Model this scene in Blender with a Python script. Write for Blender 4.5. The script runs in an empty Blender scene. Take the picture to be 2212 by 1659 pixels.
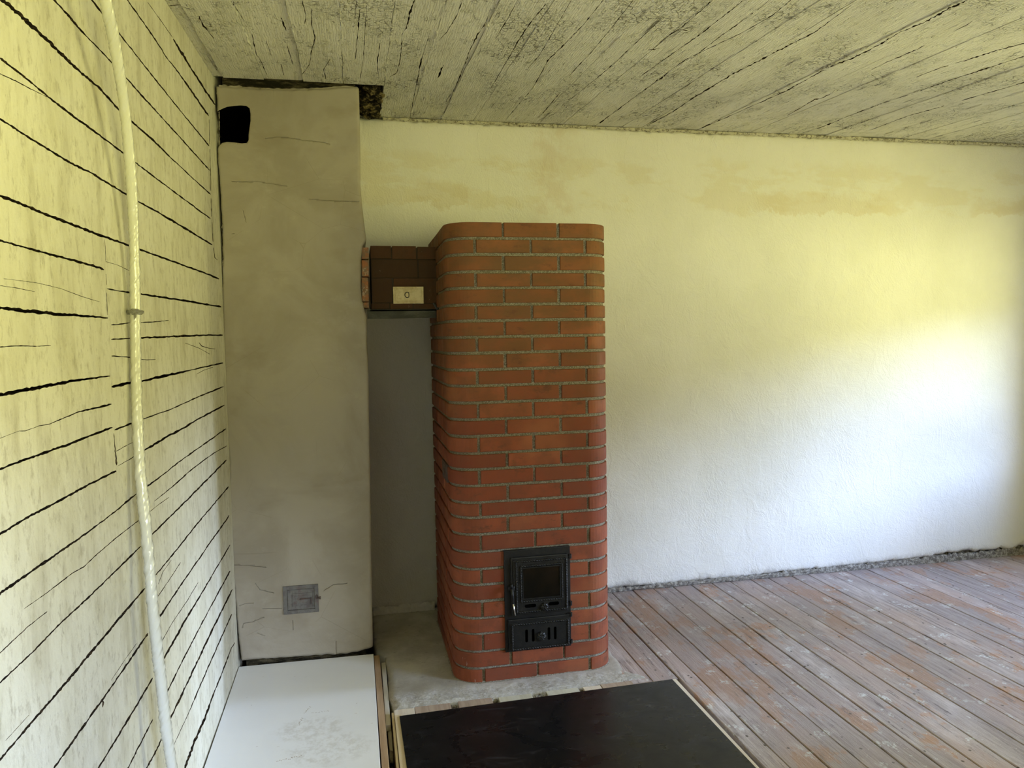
import bpy, bmesh, math, random
from mathutils import Vector, Matrix, noise
from mathutils.geometry import tessellate_polygon
random.seed(7)
SC = bpy.context.scene
COL = SC.collection

# ------------------------------------------------------------------ camera
RIGHT = Vector((0.97833108, -0.20624819, -0.01816546))
UP = Vector((0.03081163, 0.05826969, 0.99782528))
FWD = Vector((0.20474116, 0.97676319, -0.06336189))
CAM = Vector((0.5528423, -3.9993088, 1.4804686))
FPX = 1609.324
cd = bpy.data.cameras.new('camera'); cam = bpy.data.objects.new('camera', cd); COL.objects.link(cam)
cd.sensor_width = 36.0; cd.lens = FPX / 2212 * 36.0; cd.clip_start = 0.02; cd.clip_end = 100
m = Matrix.Identity(4)
for i, v in enumerate((RIGHT, UP, -FWD)):
    for k in range(3): m[k][i] = v[k]
m.translation = CAM
cam.matrix_world = m
SC.camera = cam
SC.view_settings.view_transform = 'Standard'; SC.view_settings.look = 'None'
SC.view_settings.gamma = 1.0; SC.view_settings.use_curve_mapping = False
SC.view_settings.exposure = 0.17
SC.cycles.max_bounces = 7; SC.cycles.diffuse_bounces = 5; SC.cycles.glossy_bounces = 3
SC.cycles.use_adaptive_sampling = True; SC.cycles.adaptive_threshold = 0.08; SC.cycles.adaptive_min_samples = 16; SC.cycles.use_denoising = True
SC.cycles.caustics_reflective = False; SC.cycles.caustics_refractive = False

# ------------------------------------------------------------------ world: sky above the trees, sunlit grass and leaves below
SKY_STRENGTH = 70.0
LEAF_STRENGTH = 27.5
FILL_GROUND = 6.5
FILL_STRENGTH = 0.9          # fill light through the added window behind the camera
w = bpy.data.worlds.new('outdoors'); SC.world = w; w.use_nodes = True
nt = w.node_tree; nt.nodes.clear()
out = nt.nodes.new('ShaderNodeOutputWorld'); bg = nt.nodes.new('ShaderNodeBackground')
tc = nt.nodes.new('ShaderNodeTexCoord'); sp = nt.nodes.new('ShaderNodeSeparateXYZ')
nt.links.new(tc.outputs['Generated'], sp.inputs[0])
def wm(op, a, b=None, c=None):
    n = nt.nodes.new('ShaderNodeMath'); n.operation = op
    for i, v in enumerate((a, b, c)):
        if v is None: continue
        if isinstance(v, (int, float)): n.inputs[i].default_value = v
        else: nt.links.new(v, n.inputs[i])
    return n.outputs[0]
def wmap(v, a, b, lo=0.0, hi=1.0):
    n = nt.nodes.new('ShaderNodeMapRange'); n.interpolation_type = 'SMOOTHSTEP'
    nt.links.new(v, n.inputs[0]); n.inputs[1].default_value = a; n.inputs[2].default_value = b
    n.inputs[3].default_value = lo; n.inputs[4].default_value = hi
    return n.outputs[0]
az = wm('ARCTAN2', sp.outputs[1], sp.outputs[0])         # 0 = straight out of the window
elev = wm('ARCSINE', sp.outputs[2])
sky_el = wm('MAXIMUM', wmap(elev, math.radians(8), math.radians(13)), wm('MULTIPLY', wmap(elev, math.radians(3), math.radians(7)), wmap(az, math.radians(-5), math.radians(-3))))
sky_az = wm('SUBTRACT', wmap(az, math.radians(-2), math.radians(9), 1.0, 0.0), wm('MULTIPLY', wmap(az, math.radians(-27), math.radians(-22)), wmap(az, math.radians(-5), math.radians(-3), 1.0, 0.0)))   # sky cut out by an added, unseen blocker to keep the left wall yellow
sky = wm('MULTIPLY', sky_el, sky_az)
sky = wm('MAXIMUM', sky, wmap(elev, math.radians(32), math.radians(42)))
grd = wm('MULTIPLY', wmap(elev, math.radians(-34), math.radians(-4), 0.30, 1.0), wmap(elev, math.radians(-4), math.radians(5), 1.0, 0.22))
dim_sector = wm('MULTIPLY', wmap(az, math.radians(-32), math.radians(-26)), wmap(az, math.radians(-7), math.radians(-4), 1.0, 0.0))  # leaf light also cut in that sector, added to strengthen the cable shadow
grd = wm('MULTIPLY', grd, wm('SUBTRACT', 1.0, wm('MULTIPLY', dim_sector, 0.90)))
sky_f = wm('MULTIPLY', wmap(elev, math.radians(10), math.radians(38), 1.0, 0.32), wm('ADD', 1.0, wm('MULTIPLY', wm('MULTIPLY', wmap(az, math.radians(-5), math.radians(-3)), wmap(elev, math.radians(12), math.radians(20), 1.0, 0.0)), 1.3)))   # sky boosted in this gap, added to whiten the log wall near the chimney
def rgb(c_):
    n_ = nt.nodes.new('ShaderNodeRGB'); n_.outputs[0].default_value = (*c_, 1); return n_
cs = nt.nodes.new('ShaderNodeMix'); cs.data_type = 'RGBA'
nt.links.new(wmap(elev, math.radians(10), math.radians(35)), cs.inputs['Factor']); nt.links.new(rgb((0.52, 0.67, 1.0)).outputs[0], cs.inputs['A']); nt.links.new(rgb((0.42, 0.59, 1.0)).outputs[0], cs.inputs['B'])
cl = nt.nodes.new('ShaderNodeRGB'); cl.outputs[0].default_value = (0.90, 0.87, 0.30, 1)
mx = nt.nodes.new('ShaderNodeMix'); mx.data_type = 'RGBA'
nt.links.new(sky, mx.inputs['Factor']); nt.links.new(cl.outputs[0], mx.inputs['A']); nt.links.new(cs.outputs['Result'], mx.inputs['B'])
st = wm('ADD', wm('MULTIPLY', wm('MULTIPLY', sky, sky_f), SKY_STRENGTH), wm('MULTIPLY', wm('SUBTRACT', 1.0, sky), wm('MULTIPLY', grd, LEAF_STRENGTH)))
fill_az = wmap(az, math.radians(-75), math.radians(-66), 1.0, 0.0)      # directions served by the added fill window
fill_low = wmap(elev, math.radians(-5), math.radians(0), 1.0, 0.0)          # brighter yellow-green fill from below, added for ceiling and upper walls
cyn = nt.nodes.new('ShaderNodeMix'); cyn.data_type = 'RGBA'; nt.links.new(fill_low, cyn.inputs['Factor'])
nt.links.new(rgb((1.0, 0.96, 0.88)).outputs[0], cyn.inputs['A']); nt.links.new(rgb((0.90, 0.87, 0.36)).outputs[0], cyn.inputs['B'])
mx2 = nt.nodes.new('ShaderNodeMix'); mx2.data_type = 'RGBA'
nt.links.new(fill_az, mx2.inputs['Factor']); nt.links.new(mx.outputs['Result'], mx2.inputs['A']); nt.links.new(cyn.outputs['Result'], mx2.inputs['B'])
st = wm('ADD', wm('MULTIPLY', fill_az, wm('ADD', FILL_STRENGTH, wm('MULTIPLY', fill_low, FILL_GROUND))), wm('MULTIPLY', wm('SUBTRACT', 1.0, fill_az), st))
nt.links.new(mx2.outputs['Result'], bg.inputs[0]); nt.links.new(st, bg.inputs[1]); nt.links.new(bg.outputs[0], out.inputs[0])

# the window opening in the right wall (beyond the right edge of the picture)
XR = 5.05                      # inner face of the right wall
WIN = (-1.80, -0.80, 0.80, 1.95)   # y0, y1, z0, z1
WINB = (-4.20, -2.75, 0.80, 1.95)  # the second window of the same wall
FILL_WIN = (0.65, 2.05, 0.85, 1.95)       # x0, x1, z0, z1 of a fill window added in the wall behind the camera
for sx, sy, loc, rot in ((WIN[1] - WIN[0], WIN[3] - WIN[2], (XR + 0.17, (WIN[0] + WIN[1]) / 2, (WIN[2] + WIN[3]) / 2), (90, 0, 90)),
                         (WINB[1] - WINB[0], WINB[3] - WINB[2], (XR + 0.17, (WINB[0] + WINB[1]) / 2, (WINB[2] + WINB[3]) / 2), (90, 0, 90)),
                         (FILL_WIN[1] - FILL_WIN[0], FILL_WIN[3] - FILL_WIN[2], ((FILL_WIN[0] + FILL_WIN[1]) / 2, -4.86, (FILL_WIN[2] + FILL_WIN[3]) / 2), (90, 0, 0))):
    ld = bpy.data.lights.new('window_portal', 'AREA'); ld.shape = 'RECTANGLE'; ld.size = sx; ld.size_y = sy; ld.cycles.is_portal = True
    lo = bpy.data.objects.new('window_portal', ld); COL.objects.link(lo); lo.location = loc; lo.rotation_euler = [math.radians(v) for v in rot]

# ------------------------------------------------------------------ helpers
H0, HG = 2.6312190, 0.0523176            # ceiling plane z = H0 + HG*y
def ceil_z(y): return H0 + HG * y
def ray(x, y): return FWD + RIGHT * ((x - 1106) / FPX) - UP * ((y - 829.5) / FPX)
def atX(x, y, v=0.0): k = ray(x, y); return CAM + k * ((v - CAM.x) / k.x)
def atY(x, y, v=0.0): k = ray(x, y); return CAM + k * ((v - CAM.y) / k.y)
def atZ(x, y, v=0.0): k = ray(x, y); return CAM + k * ((v - CAM.z) / k.z)
def atC(x, y): k = ray(x, y); return CAM + k * ((H0 + HG * CAM.y - CAM.z) / (k.z - HG * k.y))

def tag(o, label=None, cat=None, group=None, kind=None):
    if label: o['label'] = label
    if cat: o['category'] = cat
    if group: o['group'] = group
    if kind: o['kind'] = kind
    return o
def empty(name, loc, label, cat, group=None):
    o = bpy.data.objects.new(name, None); COL.objects.link(o); o.location = loc; o.empty_display_size = 0.1
    return tag(o, label, cat, group)
def obj(name, bm, mats, parent=None, smooth=False, label=None):
    me = bpy.data.meshes.new(name)
    bmesh.ops.recalc_face_normals(bm, faces=bm.faces[:])
    bm.to_mesh(me); bm.free()
    for mt in (mats if isinstance(mats, (list, tuple)) else [mats]): me.materials.append(mt)
    if smooth: me.polygons.foreach_set('use_smooth', [True] * len(me.polygons))
    o = bpy.data.objects.new(name, me); COL.objects.link(o)
    if parent:
        o.parent = parent
        p = parent; off = Vector((0, 0, 0))
        while p: off += p.location; p = p.parent
        o.location = -off            # meshes are written in room coordinates
    if label: o['label'] = label
    return o
def box(bm, x0, x1, y0, y1, z0, z1, bev=0.0, mi=0):
    vs = [bm.verts.new(p) for p in [(x0,y0,z0),(x1,y0,z0),(x1,y1,z0),(x0,y1,z0),(x0,y0,z1),(x1,y0,z1),(x1,y1,z1),(x0,y1,z1)]]
    fs = [bm.faces.new([vs[i] for i in f]) for f in [(0,3,2,1),(4,5,6,7),(0,1,5,4),(1,2,6,5),(2,3,7,6),(3,0,4,7)]]
    for f in fs: f.material_index = mi
    if bev > 0:
        es = list({e for f in fs for e in f.edges})
        r = bmesh.ops.bevel(bm, geom=es, offset=bev, segments=2, affect='EDGES', profile=0.6)
        for f in r['faces']: f.material_index = mi
def nz(x, y, z, s=1.0): return noise.noise(Vector((x * s, y * s, z * s)))
def tube(bm, pts, rad, seg=8, mi=0, cap=True):
    rings = []
    n = len(pts)
    for i, p in enumerate(pts):
        p = Vector(p)
        t = (Vector(pts[min(i + 1, n - 1)]) - Vector(pts[max(i - 1, 0)]))
        if t.length < 1e-9: t = Vector((0, 0, 1))
        t.normalize()
        a = t.orthogonal().normalized() if i == 0 else (prev - t * prev.dot(t)).normalized()
        prev = a; b = t.cross(a)
        r = rad(i / max(1, n - 1)) if callable(rad) else rad
        rings.append([bm.verts.new(p + (a * math.cos(2*math.pi*k/seg) + b * math.sin(2*math.pi*k/seg)) * r) for k in range(seg)])
    for i in range(n - 1):
        for k in range(seg):
            f = bm.faces.new([rings[i][k], rings[i][(k+1) % seg], rings[i+1][(k+1) % seg], rings[i+1][k]]); f.material_index = mi
    if cap:
        for rg, rv in ((rings[0], True), (rings[-1], False)):
            f = bm.faces.new(rg[::-1] if rv else rg); f.material_index = mi
def boolean(o, bmc, mat):
    me = bpy.data.meshes.new('cutter'); bmesh.ops.recalc_face_normals(bmc, faces=bmc.faces[:]); bmc.to_mesh(me); bmc.free()
    me.materials.append(mat)
    c = bpy.data.objects.new('cutter', me); COL.objects.link(c)
    c.matrix_world = Matrix.Identity(4)
    md = o.modifiers.new('cut', 'BOOLEAN'); md.operation = 'DIFFERENCE'; md.solver = 'EXACT'; md.object = c
    md.use_self = True; md.material_mode = 'TRANSFER'
    bpy.context.view_layer.update()
    dg = bpy.context.evaluated_depsgraph_get()
    new = bpy.data.meshes.new_from_object(o.evaluated_get(dg), preserve_all_data_layers=True, depsgraph=dg)
    old = o.data; o.modifiers.clear(); o.data = new; new.name = o.name
    bpy.data.objects.remove(c); bpy.data.meshes.remove(me); bpy.data.meshes.remove(old)
    print('boolean', o.name, len(new.polygons), [mm.name for mm in new.materials if mm])

# ---- crack cutter: a ragged strip following a line of points (x, y, width) seen on a surface
def crack(bm, pts, proj, nrm, depth, jit=0.22, step=7.0, seed=0, front=0.012, taper=True, minh=0.35, ws=1.0):
    P = []
    for (x0, y0, w0), (x1, y1, w1) in zip(pts[:-1], pts[1:]):
        L = math.hypot(x1 - x0, y1 - y0); n = max(1, int(L / step))
        for i in range(n):
            t = i / n; P.append([x0 + (x1-x0)*t, y0 + (y1-y0)*t, w0 + (w1-w0)*t])
    P.append(list(pts[-1]))
    rnd = random.Random(seed * 7 + int(pts[0][0]) + int(pts[0][1]))
    up, lo_ = [], []
    N = len(P)
    for i, (x, y, wd) in enumerate(P):
        a = P[max(0, i-1)]; b = P[min(N-1, i+1)]
        dx, dy = b[0]-a[0], b[1]-a[1]; L = math.hypot(dx, dy) or 1; nx, ny = -dy/L, dx/L
        if taper and i in (0, N-1): wd *= 0.45
        j1 = rnd.uniform(-1, 1) * (jit*wd*0.5 + 0.15); j2 = rnd.uniform(-1, 1) * (jit*wd*0.5 + 0.15)
        h = max(minh, wd*ws*0.5)
        if minh < 0.3: h = minh * (0.7 + 0.6 * rnd.random())
        if h + j1 < minh * 0.7: j1 = 0
        if h + j2 < minh * 0.7: j2 = 0
        up.append(proj(x - nx*(h+j1), y - ny*(h+j1))); lo_.append(proj(x + nx*(h+j2), y + ny*(h+j2)))
    nrm = Vector(nrm); rows = []
    for u, l in zip(up, lo_):
        rows.append([bm.verts.new(u + nrm*front), bm.verts.new(l + nrm*front), bm.verts.new(l - nrm*depth), bm.verts.new(u - nrm*depth)])
    for a, b in zip(rows[:-1], rows[1:]):
        for k in range(4):
            bm.faces.new([a[k], a[(k+1) % 4], b[(k+1) % 4], b[k]])
    bm.faces.new(rows[0][::-1]); bm.faces.new(rows[-1])

# ------------------------------------------------------------------ materials
def mat(name, col=(0.5, 0.5, 0.5), rough=0.8, metal=0.0, spec=0.3):
    mt = bpy.data.materials.new(name); mt.use_nodes = True
    b = mt.node_tree.nodes['Principled BSDF']
    b.inputs['Base Color'].default_value = (*col, 1); b.inputs['Roughness'].default_value = rough
    b.inputs['Metallic'].default_value = metal; b.inputs['Specular IOR Level'].default_value = spec
    return mt
class NT:
    def __init__(s, mt):
        s.t = mt.node_tree; s.b = s.t.nodes['Principled BSDF']
        s.pos = s.t.nodes.new('ShaderNodeTexCoord').outputs['Object']
    def link(s, v, sock):
        if isinstance(v, (int, float)): sock.default_value = v
        elif isinstance(v, tuple): sock.default_value = (*v, 1) if len(v) == 3 and sock.type == 'RGBA' else v
        else: s.t.links.new(v, sock)
    def math(s, op, a, b=0.0, c=None):
        n = s.t.nodes.new('ShaderNodeMath'); n.operation = op; s.link(a, n.inputs[0]); s.link(b, n.inputs[1])
        if c is not None: s.link(c, n.inputs[2])
        return n.outputs[0]
    def map(s, scale=(1, 1, 1), loc=(0, 0, 0), rot=(0, 0, 0), src=None):
        n = s.t.nodes.new('ShaderNodeMapping'); s.t.links.new(src or s.pos, n.inputs[0])
        n.inputs['Scale'].default_value = scale; n.inputs['Location'].default_value = loc; n.inputs['Rotation'].default_value = rot
        return n.outputs[0]
    def noise(s, scale, detail=4, rough=0.6, vec=None, dist=0.0):
        n = s.t.nodes.new('ShaderNodeTexNoise'); s.t.links.new(vec or s.pos, n.inputs['Vector'])
        n.inputs['Scale'].default_value = scale; n.inputs['Detail'].default_value = detail
        n.inputs['Roughness'].default_value = rough; n.inputs['Distortion'].default_value = dist
        return n.outputs['Fac']
    def voro(s, scale, vec=None, feature='F1', out='Distance', rnd=1.0):
        n = s.t.nodes.new('ShaderNodeTexVoronoi'); n.feature = feature; s.t.links.new(vec or s.pos, n.inputs['Vector'])
        n.inputs['Scale'].default_value = scale; n.inputs['Randomness'].default_value = rnd
        return n.outputs[out]
    def wave(s, scale, dist, vec=None, det=3, dscale=1.0, direction='X'):
        n = s.t.nodes.new('ShaderNodeTexWave'); s.t.links.new(vec or s.pos, n.inputs['Vector']); n.bands_direction = direction
        n.inputs['Scale'].default_value = scale; n.inputs['Distortion'].default_value = dist
        n.inputs['Detail'].default_value = det; n.inputs['Detail Scale'].default_value = dscale
        return n.outputs['Fac']
    def ramp(s, v, a, b, lo=0.0, hi=1.0):
        n = s.t.nodes.new('ShaderNodeMapRange'); n.interpolation_type = 'SMOOTHSTEP'; s.link(v, n.inputs[0])
        n.inputs[1].default_value = a; n.inputs[2].default_value = b; n.inputs[3].default_value = lo; n.inputs[4].default_value = hi
        return n.outputs[0]
    def mix(s, f, a, b):
        n = s.t.nodes.new('ShaderNodeMix'); n.data_type = 'RGBA'
        s.link(f, n.inputs['Factor']); s.link(a, n.inputs['A']); s.link(b, n.inputs['B'])
        return n.outputs['Result']
    def sep(s, vec=None):
        n = s.t.nodes.new('ShaderNodeSeparateXYZ'); s.t.links.new(vec or s.pos, n.inputs[0]); return n.outputs
    def attr(s, name):
        n = s.t.nodes.new('ShaderNodeAttribute'); n.attribute_name = name; return n.outputs
    def color(s, v): s.link(v, s.b.inputs['Base Color'])
    def rough(s, v): s.link(v, s.b.inputs['Roughness'])
    def bump(s, h, dist=0.01, strength=1.0, prev=None):
        n = s.t.nodes.new('ShaderNodeBump'); n.inputs['Distance'].default_value = dist; n.inputs['Strength'].default_value = strength
        s.link(h, n.inputs['Height'])
        if prev: s.t.links.new(prev, n.inputs['Normal'])
        s.t.links.new(n.outputs[0], s.b.inputs['Normal']); return n.outputs[0]

# --- painted logs
M_log = mat('painted_logs', rough=0.75, spec=0.25); n = NT(M_log)
fine = n.noise(9, 6, 0.65, n.map((1, 1.0, 0.45)))
c = n.mix(n.ramp(fine, 0.40, 0.72), (0.63, 0.61, 0.52), (0.54, 0.515, 0.41))
streak = n.noise(14, 4, 0.6, n.map((1, 1.0, 0.25), rot=(0.25, 0, 0)))
c = n.mix(n.ramp(streak, 0.50, 0.72, 0, 0.62), c, (0.40, 0.37, 0.28))
spots = n.math('MULTIPLY', n.ramp(n.noise(120, 3, 0.7, n.map((1, 1.3, 0.6))), 0.62, 0.72), n.ramp(n.noise(5, 3), 0.48, 0.66))
c = n.mix(n.math('MULTIPLY', spots, 0.8), c, (0.14, 0.12, 0.08))
grime = n.ramp(n.noise(42, 5, 0.75, n.map((1, 1, 0.5), loc=(3, 1, 2))), 0.50, 0.68, 0, 0.65)
c = n.mix(grime, c, (0.33, 0.30, 0.22))
n.color(c)
h = n.math('ADD', n.math('MULTIPLY', n.noise(6, 3), 0.9), n.math('MULTIPLY', n.noise(45, 6, 0.7, n.map((1, 1, 0.45))), 0.22))
n.bump(h, 0.012, 0.55)
M_gap = mat('dark_gap', (0.035, 0.025, 0.017), 0.95, spec=0.05); n = NT(M_gap)
n.color(n.mix(n.ramp(n.noise(60, 5, 0.7), 0.45, 0.75), (0.028, 0.020, 0.014), (0.16, 0.11, 0.06)))
M_soot = mat('soot', (0.010, 0.009, 0.008), 1.0, spec=0.0)
M_black = mat('deep_soot', (0.0015, 0.0015, 0.0015), 1.0, spec=0.0)

# --- plaster of the back wall
M_plaster = mat('white_plaster', rough=0.88, spec=0.15); n = NT(M_plaster)
xyz = n.sep(); X_, Y_, Z_ = xyz[0], xyz[1], xyz[2]
base = n.mix(n.ramp(n.noise(1.6, 4), 0.35, 0.7), (0.80, 0.795, 0.775), (0.74, 0.735, 0.70))
def band(v, a, b, c_, d): return n.math('MULTIPLY', n.ramp(v, a, b), n.ramp(v, c_, d, 1.0, 0.0))
wx = n.math('ADD', X_, n.math('MULTIPLY', n.noise(6, 4), 0.25)); wz = n.math('ADD', Z_, n.math('MULTIPLY', n.noise(5, 5, 0.7, n.map((1, 1, 1), loc=(7, 0, 3))), 0.22))
stain = n.math('MULTIPLY', band(wz, 2.27, 2.31, 2.52, 2.60), n.ramp(n.noise(2.4, 4, 0.65, n.map((0.8, 1, 2.2), loc=(1.3, 0, 0.2))), 0.47, 0.56))
stain2 = n.math('MULTIPLY', band(wz, 2.285, 2.30, 2.36, 2.42), n.math('MAXIMUM', n.math('MAXIMUM', band(wx, 0.95, 1.05, 1.28, 1.32), band(wx, 2.95, 3.1, 3.75, 3.95)), n.ramp(wx, 4.4, 4.5)))
base = n.mix(n.math('MULTIPLY', stain, 0.30), base, (0.62, 0.52, 0.30))
base = n.mix(n.math('MULTIPLY', stain2, 0.30), base, (0.55, 0.43, 0.22))
warm = n.ramp(Z_, 1.7, 2.5); base = n.mix(n.math('MULTIPLY', warm, 0.25), base, (0.78, 0.72, 0.52))
edge = n.math('MULTIPLY', band(wx, 1.60, 1.70, 1.78, 2.0), n.ramp(n.noise(7, 4), 0.42, 0.62))
base = n.mix(n.math('MULTIPLY', edge, 0.35), base, (0.60, 0.47, 0.32))
# greyer plaster in the niche and along the foot of the wall
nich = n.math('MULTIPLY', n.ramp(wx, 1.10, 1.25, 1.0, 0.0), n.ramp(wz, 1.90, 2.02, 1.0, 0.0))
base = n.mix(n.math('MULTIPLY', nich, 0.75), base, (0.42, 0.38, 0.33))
foot = n.math('MULTIPLY', n.ramp(n.math('ADD', Z_, n.math('MULTIPLY', n.noise(18, 5), 0.12)), 0.10, 0.15, 1, 0), n.ramp(n.noise(9, 4), 0.45, 0.6))
base = n.mix(n.math('MULTIPLY', foot, 0.6), base, (0.40, 0.38, 0.34))
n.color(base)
h = n.math('ADD', n.math('MULTIPLY', n.noise(130, 3, 0.6), 0.30), n.math('MULTIPLY', n.noise(9, 5, 0.7, dist=0.8), 0.9))
ridg = n.ramp(n.noise(5.5, 3, 0.5, n.map((1.4, 1, 0.8), rot=(0, 0.5, 0)), dist=1.6), 0.495, 0.53)
h = n.math('ADD', h, n.math('MULTIPLY', ridg, 0.10))
ridg2 = n.math('MULTIPLY', n.ramp(n.wave(18, 14, n.map((1, 1, 0.7), rot=(0, 0.7, 0)), 3, 1.2), 0.55, 0.95), n.ramp(n.noise(3, 3, 0.5, n.map(loc=(4, 0, 1))), 0.5, 0.64))
h = n.math('ADD', h, n.math('MULTIPLY', ridg2, 0.09))
n.bump(h, 0.010, 0.62)

# --- chimney plaster
M_chim = mat('chimney_plaster', rough=0.9, spec=0.12); n = NT(M_chim)
c = n.mix(n.ramp(n.noise(3.0, 5, 0.6, dist=0.6), 0.36, 0.68), (0.365, 0.33, 0.275), (0.30, 0.265, 0.215))
c = n.mix(n.ramp(n.noise(7, 6, 0.7, n.map((1, 1, 1.6), loc=(2, 3, 1))), 0.55, 0.72, 0, 0.35), c, (0.43, 0.39, 0.32))
c = n.mix(n.ramp(n.noise(2.2, 4, 0.6, n.map((1, 1, 1.8), loc=(5, 1, 0))), 0.56, 0.68, 0, 0.4), c, (0.24, 0.20, 0.15))
hair = n.ramp(n.voro(3.4, n.map((1, 1, 1.3)), 'DISTANCE_TO_EDGE'), 0.0, 0.006, 1, 0)
hair = n.math('MULTIPLY', hair, n.ramp(n.noise(2.5, 2), 0.52, 0.6))
c = n.mix(n.math('MULTIPLY', hair, 0.35), c, (0.2, 0.17, 0.13))
n.color(c)
h = n.math('ADD', n.math('MULTIPLY', n.noise(5, 5, 0.6, dist=0.7), 0.8), n.math('MULTIPLY', n.noise(160, 3), 0.05))
n.bump(h, 0.010, 0.40)

# --- ceiling boards
M_ceil = mat('flaking_ceiling_paint', rough=0.85, spec=0.15); n = NT(M_ceil)
warp = n.noise(5, 4, 0.6)
grain = n.wave(34, 9, n.map((1, 0.16, 1)), 4, 1.6)
c = n.mix(n.ramp(n.noise(5, 5, 0.7, n.map((1, 0.3, 1))), 0.35, 0.7), (0.83, 0.81, 0.72), (0.72, 0.70, 0.61))
wv = n.map((1, 0.55, 1)); sg = n.noise(55, 5, 0.75, n.map((1, 0.30, 1)))
aw = n.voro(42, n.map((0.9, 1.25, 1)), 'DISTANCE_TO_EDGE')
allig = n.ramp(n.math('ADD', aw, n.math('MULTIPLY', n.math('SUBTRACT', sg, 0.5), 0.35)), 0.0, 0.075, 1, 0)
amask = n.ramp(n.noise(4.0, 5, 0.7, n.map((1, 0.7, 1), loc=(1, 2, 0))), 0.46, 0.62)
c = n.mix(n.math('MULTIPLY', n.math('MULTIPLY', allig, amask), 0.72), c, (0.15, 0.13, 0.10))
lc = n.ramp(n.noise(30, 6, 0.8, n.map((1, 0.06, 1))), 0.61, 0.66)
lc = n.math('MULTIPLY', lc, n.ramp(n.noise(7, 5, 0.7, n.map((1, 0.5, 1), loc=(3, 3, 0))), 0.44, 0.58))
c = n.mix(n.math('MULTIPLY', lc, 0.80), c, (0.14, 0.12, 0.10))
chips = n.math('MULTIPLY', n.ramp(n.noise(75, 4, 0.75, n.map((1, 0.6, 1))), 0.60, 0.66), n.ramp(n.noise(8, 5, 0.7, n.map(loc=(9, 2, 0))), 0.47, 0.60))
c = n.mix(n.math('MULTIPLY', chips, 0.85), c, (0.09, 0.08, 0.07))
n.color(c)
h = n.math('ADD', n.math('MULTIPLY', grain, 0.10), n.math('MULTIPLY', sg, 0.95))
h = n.math('ADD', h, n.math('MULTIPLY', n.ramp(n.noise(24, 4, 0.7, n.map((1, 0.6, 1), loc=(6, 1, 0))), 0.56, 0.66), 0.5))
h = n.math('ADD', h, n.math('MULTIPLY', n.math('MULTIPLY', allig, amask), -0.45))
h = n.math('ADD', h, n.math('MULTIPLY', lc, -0.4))
n.bump(h, 0.016, 1.0)

# --- floor boards
M_floor = mat('worn_floorboards', rough=0.62, spec=0.3); n = NT(M_floor)
rnd = n.attr('board')['Fac']
g = n.noise(48, 6, 0.75, n.map((1, 0.05, 1)))
c = n.mix(n.ramp(g, 0.35, 0.72), (0.46, 0.40, 0.40), (0.28, 0.235, 0.235))
c = n.mix(n.math('MULTIPLY', n.ramp(n.noise(3.0, 4, 0.6, n.map((1.1, 0.5, 1), loc=(2, 0, 0))), 0.42, 0.62), 0.75), c, (0.47, 0.36, 0.33))
pv = n.math('ADD', n.noise(2.6, 6, 0.68, n.map((1.6, 0.9, 1), loc=(5, 4, 0))), n.math('MULTIPLY', rnd, 0.10))
paint = n.ramp(pv, 0.585, 0.63)
worn = n.ramp(n.noise(85, 5, 0.8, n.map((1, 0.3, 1))), 0.56, 0.68, 1, 0)
c = n.mix(n.math('MULTIPLY', n.math('MULTIPLY', paint, worn), 0.72), c, (0.44, 0.245, 0.14))
haze = n.ramp(n.noise(5, 6, 0.7, n.map((1, 0.35, 1), loc=(1, 7, 0))), 0.50, 0.72)
c = n.mix(n.math('MULTIPLY', haze, 0.70), c, (0.68, 0.63, 0.66))
wht = n.math('MULTIPLY', n.ramp(n.noise(11, 5, 0.7, n.map((1, 0.8, 1), loc=(3, 9, 0))), 0.585, 0.63), n.ramp(n.noise(90, 4, 0.7), 0.40, 0.55))
c = n.mix(n.math('MULTIPLY', wht, 0.9), c, (0.68, 0.70, 0.72))
spk = n.ramp(n.voro(55, n.map((1, 0.8, 1), loc=(1, 1, 0))), 0.05, 0.11, 1, 0)
spk = n.math('MULTIPLY', spk, n.ramp(n.noise(16, 2, 0.5, n.map(loc=(8, 0, 0))), 0.46, 0.54))
c = n.mix(n.math('MULTIPLY', spk, 0.8), c, (0.80, 0.78, 0.74))
nail = n.ramp(n.voro(17, n.map((1, 0.9, 1), loc=(4, 2, 0))), 0.075, 0.11, 1, 0)
c = n.mix(n.math('MULTIPLY', nail, 0.85), c, (0.05, 0.04, 0.035))
dirt = n.ramp(n.noise(30, 6, 0.8, n.map((1, 0.12, 1), loc=(2, 2, 0))), 0.54, 0.68)
c = n.mix(n.math('MULTIPLY', dirt, 0.85), c, (0.11, 0.09, 0.09))
c = n.mix(n.math('MULTIPLY', n.ramp(rnd, 0.0, 1.0), 0.38), c, (0.26, 0.22, 0.23))
n.color(c)
h = n.math('ADD', n.math('MULTIPLY', g, 1.6), n.math('MULTIPLY', n.noise(130, 4, 0.7, n.map((1, 0.3, 1))), 0.3))
n.bump(h, 0.004, 0.6); n.rough(n.ramp(g, 0.3, 0.7, 0.50, 0.78))

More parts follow.
